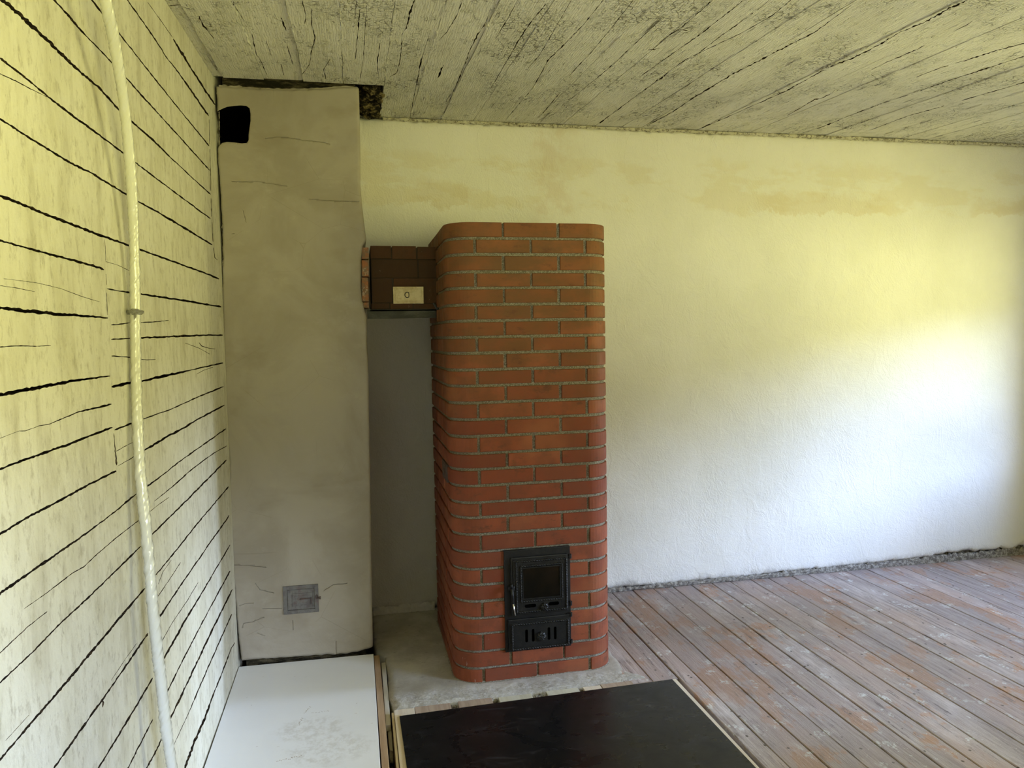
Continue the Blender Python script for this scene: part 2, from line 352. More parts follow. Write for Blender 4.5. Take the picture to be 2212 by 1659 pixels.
# --- bricks
M_brick = mat('red_brick', rough=0.66, spec=0.18); n = NT(M_brick)
rb = n.attr('tone')['Fac']
c = n.mix(n.ramp(rb, 0.0, 1.0), (0.20, 0.050, 0.026), (0.29, 0.082, 0.040))
c = n.mix(n.ramp(n.noise(9, 6, 0.7), 0.40, 0.62, 0, 0.8), c, (0.19, 0.060, 0.034))
zc = n.sep()[2]
c = n.mix(n.ramp(zc, 0.9, 1.9, 0, 0.6), c, (0.20, 0.095, 0.035))  # yellowish light on the upper courses put into the brick colour
old = n.math('MULTIPLY', n.ramp(zc, 0.9, 1.7), n.ramp(n.noise(5, 5, 0.7, n.map((1, 1, 2.2), loc=(3, 1, 2))), 0.38, 0.64))  # blotchy part of the same olive tint, stronger towards the top
c = n.mix(n.math('MULTIPLY', old, 0.85), c, (0.14, 0.072, 0.032))
smk = n.ramp(n.noise(11, 6, 0.7, n.map((1, 1, 1.7), loc=(8, 3, 1))), 0.56, 0.68, 0, 0.55)
c = n.mix(n.math('MULTIPLY', smk, 1.3), c, (0.11, 0.045, 0.026))
lgt = n.ramp(n.noise(4, 3, 0.5, n.map(loc=(3, 7, 1))), 0.55, 0.7, 0, 0.35)
c = n.mix(lgt, c, (0.36, 0.14, 0.065))
dk = n.ramp(n.voro(28, n.map(loc=(1, 5, 2))), 0.03, 0.05, 1, 0); c = n.mix(n.math('MULTIPLY', dk, 0.5), c, (0.10, 0.05, 0.03))
lime = n.math('MULTIPLY', n.ramp(n.noise(38, 4, 0.7, n.map((1.5, 1.5, 0.4))), 0.66, 0.72), n.math('MULTIPLY', n.ramp(zc, 0.0, 0.45, 1, 0), n.ramp(n.sep()[0], 0.95, 1.12, 1, 0)))
c = n.mix(n.math('MULTIPLY', lime, 0.6), c, (0.66, 0.58, 0.54))
n.color(c)
h = n.math('ADD', n.math('MULTIPLY', n.noise(30, 4, 0.6), 0.5), n.math('MULTIPLY', n.noise(260, 3), 0.15))
n.bump(h, 0.003, 0.4); n.rough(n.ramp(n.noise(9, 3), 0.3, 0.7, 0.5, 0.72))
M_mortar = mat('grey_mortar', rough=0.95, spec=0.1); n = NT(M_mortar)
n.color(n.mix(n.ramp(n.noise(240, 4, 0.7), 0.42, 0.62), (0.20, 0.18, 0.14), (0.46, 0.43, 0.37)))
n.bump(n.noise(230, 4, 0.75), 0.006, 1.0)
M_oldbrick = mat('sooty_brown_brick', rough=0.8, spec=0.2); n = NT(M_oldbrick)
rb = n.attr('tone')['Fac']
c = n.mix(rb, (0.052, 0.028, 0.014), (0.105, 0.045, 0.020))
c = n.mix(n.ramp(n.noise(9, 5, 0.65), 0.4, 0.7, 0, 0.7), c, (0.055, 0.035, 0.018))
wh = n.math('MULTIPLY', n.ramp(n.noise(50, 4, 0.7, n.map((1, 1, 0.45))), 0.66, 0.71), n.ramp(n.noise(7, 2), 0.5, 0.6))
c = n.mix(n.math('MULTIPLY', wh, 0.6), c, (0.5, 0.46, 0.38)); n.color(c)
n.bump(n.noise(70, 5, 0.7), 0.004, 0.6)
M_rawbrick = mat('raw_orange_brick', rough=0.9, spec=0.1); n = NT(M_rawbrick)
c = n.mix(n.ramp(n.noise(25, 5, 0.7), 0.42, 0.6), (0.36, 0.15, 0.075), (0.22, 0.15, 0.10))
c = n.mix(n.ramp(n.noise(38, 4, 0.7, n.map(loc=(3, 0, 0))), 0.58, 0.64, 0, 0.7), c, (0.52, 0.42, 0.32)); n.color(c)
n.bump(n.noise(60, 5, 0.75), 0.010, 0.9)
M_oldmortar = mat('dark_mortar', (0.05, 0.04, 0.03), 0.95, spec=0.05)

# --- concrete, rubble
M_slab = mat('concrete_hearth', rough=0.85, spec=0.25); n = NT(M_slab)
c = n.mix(n.ramp(n.noise(5, 6, 0.7), 0.35, 0.68), (0.38, 0.355, 0.32), (0.52, 0.50, 0.46))
yy = n.math('ADD', n.sep()[1], n.math('MULTIPLY', n.noise(14, 5, 0.7), 0.16))
dust = n.math('MULTIPLY', n.ramp(yy, -0.90, -0.84, 1, 0), n.ramp(n.noise(60, 5, 0.75), 0.45, 0.62))
c = n.mix(n.math('MULTIPLY', dust, 0.7), c, (0.62, 0.61, 0.60))
c = n.mix(n.ramp(n.voro(13), 0.02, 0.09, 0.5, 0), c, (0.55, 0.52, 0.46))
c = n.mix(n.ramp(n.noise(22, 5, 0.7, n.map(loc=(5, 5, 0))), 0.58, 0.7, 0, 0.5), c, (0.19, 0.17, 0.14)); n.color(c)
h = n.math('ADD', n.math('MULTIPLY', n.noise(10, 5, 0.6), 0.5), n.math('MULTIPLY', n.noise(90, 4, 0.75), n.ramp(yy, -0.93, -0.88, 0.5, 0.10)))
n.bump(h, 0.012, 0.6)
M_rubble = mat('rubble', rough=0.95, spec=0.05); n = NT(M_rubble)
c = n.mix(n.ramp(n.noise(26, 5, 0.7), 0.4, 0.62), (0.16, 0.115, 0.065), (0.42, 0.36, 0.27))
n.color(n.mix(n.ramp(n.noise(70, 4, 0.7, n.map(loc=(2, 0, 0))), 0.56, 0.62, 0, 0.8), c, (0.07, 0.05, 0.03))); n.bump(n.noise(45, 5, 0.8), 0.02, 1.0)
M_crumb = mat('plaster_crumbs', rough=0.95, spec=0.05); n = NT(M_crumb)
n.color(n.mix(n.ramp(n.noise(60, 5, 0.75), 0.47, 0.62), (0.78, 0.74, 0.58), (0.28, 0.24, 0.17))); n.bump(n.noise(90, 5, 0.8), 0.012, 1.0)
M_crumb2 = mat('dark_crumbs', rough=0.95, spec=0.05); n = NT(M_crumb2)
n.color(n.mix(n.ramp(n.noise(45, 5, 0.75), 0.44, 0.56), (0.40, 0.36, 0.29), (0.05, 0.042, 0.03))); n.bump(n.noise(90, 5, 0.8), 0.010, 1.0)
M_rough = mat('rough_grey_footing', rough=0.95, spec=0.05); n = NT(M_rough)
n.color(n.mix(n.ramp(n.noise(50, 5, 0.75), 0.42, 0.62), (0.22, 0.20, 0.18), (0.56, 0.535, 0.49))); n.bump(n.noise(60, 5, 0.8), 0.015, 1.0)

# --- wood and sheets
def wood(name, a, b, sc=(1, 0.06, 1), rough=0.7, s=40):
    mt = mat(name, rough=rough, spec=0.25); n = NT(mt)
    g = n.noise(s, 6, 0.7, n.map(sc)); n.color(n.mix(n.ramp(g, 0.35, 0.7), a, b)); n.bump(g, 0.003, 0.4); return mt
M_pine = wood('brown_pine', (0.42, 0.29, 0.175), (0.30, 0.19, 0.10))
M_tan = wood('pale_pine', (0.66, 0.54, 0.35), (0.56, 0.43, 0.25))
M_fresh = wood('fresh_cut_pine', (0.72, 0.64, 0.54), (0.62, 0.52, 0.42))
M_greywood = wood('grey_painted_strip', (0.60, 0.58, 0.50), (0.50, 0.47, 0.38))
M_pinkwood = wood('pinkish_plank', (0.46, 0.36, 0.29), (0.35, 0.26, 0.20))
M_sheet = mat('white_laminate', rough=0.38, spec=0.4); n = NT(M_sheet)
c = n.mix(n.ramp(n.noise(3.5, 4, 0.6), 0.4, 0.7, 0, 0.3), (0.82, 0.82, 0.83), (0.75, 0.75, 0.76))
xy = n.sep()
def blob(x, y, rx, ry):
    a = n.math('POWER', n.math('DIVIDE', n.math('SUBTRACT', xy[0], x), rx), 2.0); b = n.math('POWER', n.math('DIVIDE', n.math('SUBTRACT', xy[1], y), ry), 2.0)
    return n.ramp(n.math('ADD', n.math('ADD', a, b), n.math('MULTIPLY', n.math('SUBTRACT', n.noise(22, 4), 0.5), 1.6)), 0.3, 1.2, 1, 0)
dust = n.math('MAXIMUM', blob(0.35, -1.20, 0.14, 0.10), blob(0.42, -1.36, 0.16, 0.12))
c = n.mix(n.math('MULTIPLY', dust, n.ramp(n.noise(40, 5, 0.7), 0.4, 0.65, 0, 0.45)), c, (0.52, 0.49, 0.44))
pv = n.ramp(n.voro(16, n.map((1, 0.6, 1), loc=(0.4, 0.2, 0))), 0.022, 0.034, 1, 0)
c = n.mix(n.math('MULTIPLY', pv, 0.5), c, (0.20, 0.19, 0.18)); n.color(c); n.rough(n.ramp(n.noise(6, 4), 0.3, 0.7, 0.32, 0.55))
M_mark = mat('brown_scuff', (0.42, 0.36, 0.31), 0.8)
M_dark = mat('black_sheet', rough=0.30, spec=0.30); n = NT(M_dark)
sm = n.ramp(n.noise(14, 6, 0.7, n.map((0.55, 1.6, 1), rot=(0, 0, 0.35)), dist=1.2), 0.53, 0.72)
c = n.mix(n.math('MULTIPLY', sm, 0.5), (0.007, 0.007, 0.008), (0.05, 0.05, 0.06))
c = n.mix(n.ramp(n.voro(26), 0.012, 0.022, 0.6, 0), c, (0.4, 0.4, 0.4)); n.color(c)
n.rough(n.math('ADD', n.ramp(n.noise(7, 5, 0.6, dist=0.8), 0.35, 0.7, 0.24, 0.44), n.math('MULTIPLY', sm, 0.15)))
n.bump(n.noise(2.5, 3), 0.01, 0.08)

# --- metals etc.
M_iron = mat('black_cast_iron', rough=0.42, spec=0.35); n = NT(M_iron)
n.color(n.mix(n.ramp(n.noise(20, 4), 0.4, 0.7), (0.008, 0.008, 0.0085), (0.015, 0.0145, 0.0145))); n.bump(n.noise(240, 3, 0.7), 0.002, 0.5)
M_slot = mat('slot_black', (0.002, 0.002, 0.002), 1.0, spec=0.0)
M_glass = mat('sooty_stove_glass', rough=0.12, spec=0.5); n = NT(M_glass)
n.color(n.mix(n.ramp(n.noise(11, 3), 0.45, 0.7), (0.004, 0.0035, 0.003), (0.014, 0.009, 0.006)))
M_chrome = mat('chrome', (0.75, 0.75, 0.76), 0.22, 1.0)
M_steel = mat('dark_steel_beam', rough=0.6, spec=0.4); n = NT(M_steel)
n.color(n.mix(n.ramp(n.noise(22, 5, 0.7, n.map((0.4, 1, 1))), 0.42, 0.66), (0.030, 0.031, 0.024), (0.075, 0.075, 0.060)))
M_grate = mat('grey_painted_iron', rough=0.6, spec=0.4); n = NT(M_grate)
c = n.mix(n.ramp(n.noise(40, 5, 0.7), 0.4, 0.65), (0.155, 0.148, 0.14), (0.11, 0.10, 0.095))
c = n.mix(n.ramp(n.noise(18, 5, 0.7, n.map(loc=(3, 1, 7))), 0.55, 0.68, 0, 0.7), c, (0.13, 0.085, 0.075)); n.color(c); n.bump(n.noise(90, 5, 0.75), 0.004, 0.7)
M_rust = mat('rusty_iron', rough=0.7, spec=0.4); n = NT(M_rust)
n.color(n.mix(n.ramp(n.noise(50, 4), 0.4, 0.6), (0.11, 0.065, 0.055), (0.07, 0.05, 0.045)))
M_damper = mat('cream_painted_damper', rough=0.55, spec=0.35); n = NT(M_damper)
n.color(n.mix(n.ramp(n.noise(30, 5, 0.7), 0.4, 0.68), (0.66, 0.58, 0.36), (0.50, 0.40, 0.21))); n.bump(n.noise(80, 3), 0.002, 0.5)
M_film = mat('translucent_plastic_film', (0.56, 0.555, 0.49), 0.24, spec=0.6); n = NT(M_film)
n.b.inputs['Coat Weight'].default_value = 0.5; n.b.inputs['Coat Roughness'].default_value = 0.15
n.bump(n.noise(90, 4, 0.65, n.map((1, 1, 0.5))), 0.003, 0.5)
M_clear = mat('clear_tape', (0.42, 0.41, 0.36), 0.15, spec=0.7)
M_clear.node_tree.nodes['Principled BSDF'].inputs['Transmission Weight'].default_value = 0.55

# ================================================================== THE ROOM SHELL
YF = -4.75          # inner face of the wall behind the camera
# --- left log wall, with real gaps cut between the logs
bm = bmesh.new(); box(bm, -0.20, 0.0, YF - 0.1, 0.12, -0.36, 2.72)
wall_left = obj('wall_left', bm, M_log); tag(wall_left, kind='structure')
G = [
 [(0,-5,9),(50,38,10),(120,104,8),(175,157,6),(215,190,5),(259,240,4),(282,260,4),(330,302,4),(368,340,3),(392,362,3),(425,393,2.5),(455,420,2.5)],
 [(0,125,5),(60,172,4),(105,210,5),(160,252,5),(215,292,4),(268,332,4),(304,360,3),(365,406,3),(455,473,3)],
 [(-6,157,2),(30,173,2.5),(70,194,2),(103,210,1.5)],
 [(-6,253,4),(55,292,5),(100,320,5),(152,352,5),(200,375,5),(220,388,5),(278,423,5),(300,436,4),(336,455,4),(394,490,5),(459,529,3)],
 [(112,-6,4),(148,34,5),(175,66,4),(208,100,3),(243,137,3),(269,164,3),(305,205,4),(341,244,3),(453,368,3)],
 [(194,-6,4),(221,29,4),(251,64,3),(320,152,3),(370,215,2.5),(452,316,3)],
 [(271,-6,3),(310,49,3),(341,94,3),(363,129,2),(379,148,2.5),(409,190,4),(451,251,4)],
 [(374,84,3),(387,106,4),(394,116,6),(409,142,4),(428,171,5),(445,198,5),(465,227,4)],
 [(319,5,1),(350,48,1),(373,81,1.2)],
 [(-6,421,8),(50,442,8),(104,465,6),(159,486,7),(224,511,6),(281,531,5),(302,539,4),(413,579,4),(460,597,4),(473,603,4)],
 [(-6,518,5),(45,532,5),(118,552,6),(180,568,6),(215,578,7),(225,583,3)],
 [(231,624,3),(260,629,4),(303,635,4),(370,645,5),(478,663,5)],
 [(226,517,1),(228,545,1),(228,563,1)],[(228,565,1),(255,573,1),(282,586,1.3)],[(229,592,1),(230,615,1)],[(230,632,1),(232,680,1.4)],
 [(-6,664,7),(60,672,9),(120,678,8),(190,683,6),(233,687,5)],
 [(240,702,3),(255,701,3),(280,697,2),(302,697,2),(340,695,2),(365,692,1)],
 [(240,733,3),(282,731,3),(303,730,4),(370,727,5),(440,724,4),(481,724,4)],
 [(241,769,3),(284,772,2)],[(303,776,1.3),(318,777.5,1.5),(336,776.5,1)],
 [(-6,855,9),(48,843,9),(96,835,8),(145,825,8),(193,818,5),(238,812,5)],
 [(241,836,8),(285,826,7),(306,823,5),(355,812,7),(389,805,6),(408,800,3),(482,784,3)],
 [(-6,949,1),(41,931,1),(55,931,1.5),(84,920,2),(108,916,1.5),(145,900,3),(169,890,3),(241,873,5)],
 [(-6,1016,5),(48,995,6),(96,978,6),(145,961,6),(193,942,5),(243,923,6)],
 [(247,929,4),(290,912,4),(309,905,3),(370,884,2.5),(426,858,3),(483,835,3)],
 [(312,973,5),(365,941,5),(389,929,5),(427,906,4),(485,875,3)],[(251,975,1.5),(270,964,1.2),(290,954,1.5)],
 [(-6,1158,6),(60,1117,6),(120,1086,6),(193,1046,5),(251,1017,6)],
 [(246,936,2),(249,975,2.5),(252,1005,4)],[(254,1007,1.5),(292,985,2)],
 [(316,1052,4),(353,1025,2.5),(386,998,3),(488,926,3)],
 [(320,1108,1.5),(340,1092,1.3),(365,1074,1.5)],[(333,1083,1),(379,1046,2.5),(408,1019,2.5),(438,996,3),(463,978,2),(490,963,1.5)],
 [(325,1158,3),(400,1084,3.5),(490,993,3.5)],
 [(-6,1286,7),(60,1240,7),(129,1192,5),(175,1160,5),(220,1127,3),(256,1099,3),(280,1078,5),(296,1066,3)],
 [(-6,1416,2.5),(60,1354,2),(102,1321,2)],[(51,1316,1),(102,1280,1.5),(156,1238,2.5),(180,1225,2.5),(211,1196,2),(253,1160,2),(300,1124,2)],
 [(-6,1480,4),(69,1410,3.5),(129,1348,4),(196,1286,4),(304,1180,3.5)],
 [(-6,1648,5),(69,1560,5),(144,1473,6),(241,1356,5),(313,1271,4)],[(335,1244,3),(374,1197,3),(427,1130,3),(494,1051,3)],
 [(113,1664,4),(193,1551,5),(244,1479,4),(320,1368,4)],[(339,1341,5),(392,1262,3),(454,1172,3),(484,1130,3),(495,1113,3)],
 [(221,1510,3),(223,1518,4),(222,1528,3)],
 [(210,1664,4),(295,1524,4),(330,1464,4)],[(348,1433,4),(376,1384,5),(400,1340,4),(434,1284,3),(450,1257,3),(497,1177,3)],
 [(274,1664,3),(330,1554,3)],[(359,1499,3),(398,1420,3),(441,1337,2.5),(497,1233,3)],
 [(314,1664,4),(339,1619,4),(365,1559,4),(394,1498,4),(423,1436,4),(460,1358,4),(502,1273,3)],
 [(372,1617,1),(386,1586,1.5),(409,1537,1.5),(425,1499,3),(452,1436,3),(501,1326,2.5)],
 [(398,1664,5),(420,1602,6),(441,1555,5),(466,1487,3),(484,1442,3),(500,1400,2),(507,1388,2)],
 [(452,258,1),(453,312,1.3)],[(453.5,322,1),(455,412,1.3)],[(456,428,1),(457,468,1.5)],[(458,480,1),(460,522,1.5)],[(461,535,1),(464,556,1.5),(470,562,1.5)],
 [(370,1210,1),(352,1235,1.2),(342,1262,1)],[(295,1390,1),(270,1425,1),(240,1470,1)],[(340,1290,1.5),(372,1243,1.8),(390,1215,1.2)],
 [(345,1394,1),(372,1345,1.3),(403,1300,1.5),(428,1258,1)],[(0,617,1.5),(35,622,1.5),(75,630,1)],[(8,602,1),(80,611,1),(130,623,1),(178,641,1.3),(215,652,1)],
 [(-6,750,2.5),(40,747,2.5),(80,748,2),(110,746,1)],[(460,793,1),(440,800,1),(425,808,1)],[(453,765,1),(430,752,1),(400,741,1)],
 [(12,1600,1),(62,1545,1)],[(205,1400,1),(255,1335,1),(300,1285,1)],[(430,740,1.2),(436,748,2),(450,752,1.2),(465,754,1)],
]
bc = bmesh.new()
for i, g in enumerate(G):
    big = max(p[2] for p in g) > 2.2
    crack(bc, g, lambda x, y: atX(x, y, 0.0), (1, 0, 0), 0.045 if big else 0.010, seed=i, jit=0.35, step=5, ws=0.82)
boolean(wall_left, bc, M_gap)

# --- ceiling boards with gaps, splits and the notch around the chimney
bm = bmesh.new()
NX0, NX1, NY0 = -0.01, 0.712, -0.588      # notch
joints = [0.04, 0.206, 0.372, 0.538, 0.712, 0.87, 1.035, 1.206, 1.372, 1.53, 1.70, 1.885, 2.04, 2.155, 2.32, 2.495, 2.65, 2.82, 2.98, 3.14, 3.30, 3.472, 3.64, 3.82, 3.994, 4.17, 4.348, 4.53, 4.70, 4.88, 5.25]
xs = [-0.2] + joints
def ceil_board(bm, x0, x1, y0, y1, dz, seed):
    rn = random.Random(seed); ny = max(2, int((y1 - y0) / 0.035)); cols = []
    prof = [0.0, 0.0025, 0.30, 0.7, 0.9975, 1.0]
    for j in range(ny + 1):
        y = y0 + (y1 - y0) * j / ny; r = []
        e0 = x0 + 0.005 * nz(x0*9, y*5, 1) + 0.0015 * nz(x0*9, y*30, 1); e1 = x1 + 0.005 * nz(x1*9, y*5, 1) + 0.0015 * nz(x1*9, y*30, 1)
        for k, t in enumerate(prof):
            x = e0 + (e1 - e0) * t
            z = ceil_z(y) + dz + (0.004 if k in (0, 5) else 0.0) + 0.0018 * nz(x*3, y*2, seed)
            r.append(bm.verts.new((x, y, z)))
        r += [bm.verts.new((e1, y, ceil_z(y) + 0.05)), bm.verts.new((e0, y, ceil_z(y) + 0.05))]
        cols.append(r)
    for a, b in zip(cols[:-1], cols[1:]):
        for k in range(8): bm.faces.new([a[k], a[(k+1) % 8], b[(k+1) % 8], b[k]])
    bm.faces.new(cols[0]); bm.faces.new(cols[-1][::-1])
for i, (a, b) in enumerate(zip(xs[:-1], xs[1:])):
    rn = random.Random(i); g = 0.0008; dz = rn.uniform(-0.003, 0.003)
    y1 = NY0 if b <= NX1 + 0.001 else 0.12
    ceil_board(bm, a + g, b - g, YF - 0.1, y1, dz, i)
ceiling = obj('ceiling', bm, M_ceil); tag(ceiling, kind='structure')
CR = [
 [(1303,0,2),(1258,55,4),(1226,87,4),(1183,130,3),(1165,165,2),(1147,195,2),(1093,257,2)],
 [(1368,0,2),(1317,65,2),(1281,108,2),(1230,163,1.5)],[(1210,200,1.5),(1169,249,2.5)],
 [(1540,0,3),(1473,58,3),(1440,80,2),(1411,105,1)],[(1606,0,3),(1509,76,3.5),(1473,101,2),(1386,163,1.5)],
 [(1600,72,1.5),(1484,127,2),(1450,150,2),(1429,168,5),(1415,177,5),(1361,217,3),(1295,266,2)],
 [(1397,271,2),(1450,242,2),(1500,209,4),(1580,160,6),(1640,130,6),(1680,109,5),(1760,68,3),(1838,10,2)],
 [(1516,277,2),(1600,240,2),(1699,196,3),(1790,145,3),(1847,123,6),(1905,93,6),(1944,69,5),(1993,50,6),(2050,18,7),(2090,0,6)],
 [(1764,279,1.5),(1796,267,4),(1830,252,2),(1900,226,2),(1965,205,2),(2060,172,2.5),(2150,143,4),(2218,120,3)],
 [(1870,284,1),(1960,250,1.5),(2050,225,2.5),(2130,203,3),(2218,178,3)],
 [(2218,93,3),(2150,110,5),(2090,130,3),(2030,145,2),(1980,165,1)],[(1883,150,2),(1915,134,3),(1983,106,3),(1997,98,1.5)],
 [(1500,122,1.5),(1558,77,2),(1603,45,4),(1645,14,4),(1661,0,2)],[(1597,74,1.5),(1657,40,2),(1666,35,3),(1709,0,3)],
 [(653,0,3),(656,15,3),(661,32,3),(658,50,2)],[(673,17,1.5),(674,55,4),(681,82,5),(673,110,4),(668,140,2.5),(653,160,1.5)],
 [(713,127,1.5),(698,150,3),(704,170,4)],[(777,20,3),(773,70,4),(768,127,2)],[(792,10,1.5),(785,125,1.5),(777,176,2)],[(770,0,2),(767,40,1.5)],
 [(896,0,4),(884,34,9),(877,60,8),(868,74,5),(868,100,4),(862,140,3),(857,158,2),(842,167,4)],[(821,92,3),(815,130,4),(817,160,2)],
 [(544,75,3),(554,120,3),(561,128,2),(576,162,3)],[(607,140,3),(613,164,3)],[(608,40,7),(618,68,5)],[(621,102,4),(632,140,4)],
 [(430,34,6),(440,55,7),(462,82,2)],[(368,14,5),(390,12,3),(410,18,3)],[(575,90,1.5),(586,122,2)],[(498,0,2),(514,25,2),(528,48,1.5)],
 [(999,0,2),(988,32,3),(966,69,3),(948,89,1.5)],[(1118,0,2),(1097,40,2),(1070,84,1.5)],
 [(1060,18,3),(1050,48,5),(1028,83,6),(1014,112,7),(998,155,5),(990,176,4),(972,215,2),(955,253,2)],
 [(930,65,2),(919,100,5),(908,140,5),(900,180,4),(887,246,5)],[(959,141,6),(952,155,8),(945,170,3)],
 [(1180,8,2),(1147,47,4),(1120,88,3),(1090,140,3),(1060,190,2)],[(1234,0,2),(1205,50,1.5),(1165,119,2),(1140,148,1)],
 [(1415,54,1),(1342,123,2),(1310,152,2.5),(1234,213,1.5)],[(1400,108,5),(1412,106,4),(1425,104,2)],[(1462,65,6),(1472,63,7),(1485,66,2)],
 [(1700,250,1.5),(1760,215,3),(1775,212,3),(1800,200,1)],[(2100,46,4),(2085,56,2),(2060,68,1)],
]
bc = bmesh.new()
for i, g in enumerate(CR): crack(bc, g, atC, (0, 0, -1), 0.030, seed=50 + i, jit=0.8, step=5, front=0.02, ws=0.62, minh=0.28)
boolean(ceiling, bc, M_gap)
# caulk ridges of thick old paint along some joints
bm = bmesh.new()
for i, x in enumerate(joints[1:-1]):
    rn = random.Random(900 + i); y = -2.3
    while y < -0.02:
        L = rn.uniform(0.03, 0.16)
        if x <= NX1 + .01 and y + L > NY0 - 0.02: break
        if rn.random() < (0.85 if x < 1.0 else 0.45):
            pts = []; k = max(3, int(L / 0.012))
            for j in range(k + 1):
                yy = y + L * j / k
                pts.append((x + rn.uniform(-1, 1) * 0.0022 + 0.004 * nz(x * 7, yy * 9, 3), yy, ceil_z(yy) + 0.001))
            R = rn.uniform(0.0022, 0.0060)
            tube(bm, pts, lambda t: R * (0.35 + 0.75 * math.sin(math.pi * t) ** 0.5) * rn.uniform(0.6, 1.25), 6)
        y += L + rn.uniform(0.0, 0.10)
t = obj('paint_ridges', bm, M_ceil, parent=ceiling)
# loft above the notch
bm = bmesh.new()
box(bm, -0.2, 0.85, 0.10, 0.16, 2.50, 3.2); box(bm, -0.2, 0.85, NY0 - 0.14, 0.16, 3.15, 3.2)
box(bm, -0.25, -0.2, NY0 - 0.14, 0.16, 2.55, 3.2); box(bm, 0.80, 0.85, NY0 - 0.14, 0.10, 2.68, 3.2)
box(bm, -0.2, 0.85, NY0 - 0.14, NY0 - 0.09, 2.66, 3.2)
tag(obj('trim_1', bm, M_soot), kind='structure')

# --- back wall
def sheet(bm, nu, nv, f):
    g = [[bm.verts.new(f(i / nu, j / nv)) for j in range(nv + 1)] for i in range(nu + 1)]
    for i in range(nu):
        for j in range(nv): bm.faces.new([g[i][j], g[i+1][j], g[i+1][j+1], g[i][j+1]])
    return g
bm = bmesh.new()
def foot_z(x): return 0.020 + 0.018 * min(1, max(0, (x - 2.8) / 1.4)) + 0.012 * nz(x * 3.1, 0, 5) + 0.018 * max(0, nz(x * 17, 0, 2)) + 0.006 * nz(x * 60, 0, 1) + (0.03 if x > 4.1 else 0) * max(0, nz(x * 11, 0, 8) + .3)
def top_z(x): return ceil_z(0) - 0.006 - 0.012 * abs(nz(x * 13, 1, 5)) - 0.006 * abs(nz(x * 50, 1, 2))
def wf(u, v):
    x = -0.1 + 5.3 * u; t = v
    z = foot_z(x) + (top_z(x) - foot_z(x)) * t
    if v == 0 or v == 1: return (x, 0.012, z)
    return (x, 0.006 * nz(x * 1.7, z * 1.7, 3) + 0.0022 * nz(x * 7, z * 7, 9), z)
g = sheet(bm, 500, 130, wf)
# back of the slab of plaster and masonry
g0 = [r[0] for r in g]; g1 = [r[-1] for r in g]
bk0 = [bm.verts.new((v.co.x, 0.06, v.co.z)) for v in g0]; bk1 = [bm.verts.new((v.co.x, 0.06, v.co.z)) for v in g1]
for i in range(len(g0) - 1):
    bm.faces.new([g0[i], bk0[i], bk0[i+1], g0[i+1]]); bm.faces.new([g1[i], g1[i+1], bk1[i+1], bk1[i]])
wall_back = obj('wall_back', bm, M_plaster, smooth=True); tag(wall_back, kind='structure')
bm = bmesh.new(); box(bm, -0.2, 5.3, 0.04, 0.25, -0.36, 2.95)
obj('masonry', bm, M_rough, parent=wall_back)
# ragged footing strip along the floor and crumbling plaster along the ceiling
def lumpy_strip(bm, x0, x1, n_, path, seg=7, seed=0):
    rings = []
    for i in range(n_ + 1):
        x = x0 + (x1 - x0) * i / n_
        y, z, ry, rz = path(x)
        rings.append([bm.verts.new((x, y + ry * math.cos(a) * (1 + 0.5 * nz(x * 40, a * 2, seed)), z + rz * math.sin(a) * (1 + 0.6 * nz(x * 55, a * 2.5, seed + 3)))) for a in [2 * math.pi * k / seg for k in range(seg)]])
    for a, b in zip(rings[:-1], rings[1:]):
        for k in range(seg): bm.faces.new([a[k], a[(k+1) % seg], b[(k+1) % seg], b[k]])
    bm.faces.new(rings[0]); bm.faces.new(rings[-1][::-1])
bm = bmesh.new()
lumpy_strip(bm, 1.66, 5.04, 520, lambda x: (0.008, 0.012, 0.009 + 0.008 * abs(nz(x*5, 0, 1)), 0.014 + 0.010 * nz(x*4, 0, 9) + 0.018 * min(1, max(0, (x - 2.8) / 1.4))), seed=4)
tag(obj('baseboard_back', bm, M_rough), kind='structure')
bm = bmesh.new()
lumpy_strip(bm, 0.73, 5.04, 900, lambda x: (0.004, ceil_z(0) - 0.008, 0.011 + 0.014 * abs(nz(x*9, 0, 1)), 0.007 + 0.020 * abs(nz(x*16, 0, 9)) * (0.4 + abs(nz(x*3, 2, 2)) * 1.6)), seed=8)
rn = random.Random(5)
tag(obj('trim_2', bm, M_crumb), kind='structure')
bm = bmesh.new()
lumpy_strip(bm, 0.605, 0.935, 80, lambda x: (-0.004, 0.015, 0.012, 0.030 + 0.016 * nz(x*9, 0, 2)), seed=14)
tag(obj('baseboard_back', bm, M_plaster), kind='structure')

# --- right wall with its window, and the wall behind the camera
bm = bmesh.new(); T = XR + 0.18; z0, z1 = WIN[2], WIN[3]
box(bm, XR, T, YF, WINB[0], -0.36, 2.75); box(bm, XR, T, WINB[1], WIN[0], -0.36, 2.75); box(bm, XR, T, WIN[1], 0.06, -0.36, 2.75)
for y0, y1 in (WIN[:2], WINB[:2]): box(bm, XR, T, y0, y1, -0.36, z0); box(bm, XR, T, y0, y1, z1, 2.75)
tag(obj('wall_right', bm, M_log), kind='structure')
M_wframe = mat('white_window_frame', (0.7, 0.7, 0.66), 0.5); xw = XR + 0.13
for wi, (y0, y1) in enumerate((WIN[:2], WINB[:2])):
    bm = bmesh.new()
    for a in ((y0, y0+.05, z0, z1), (y1-.05, y1, z0, z1), (y0+.05, y1-.05, z0, z0+.05), (y0+.05, y1-.05, z1-.05, z1), ((y0+y1)/2-.02, (y0+y1)/2+.02, z0+.05, z1-.05)):
        box(bm, xw - 0.02, xw + 0.02, *a)
    tag(obj('window_%d' % (wi + 1), bm, M_wframe), kind='structure')
bm = bmesh.new(); a0, a1, b0, b1 = FILL_WIN  # wall opening for the added fill window
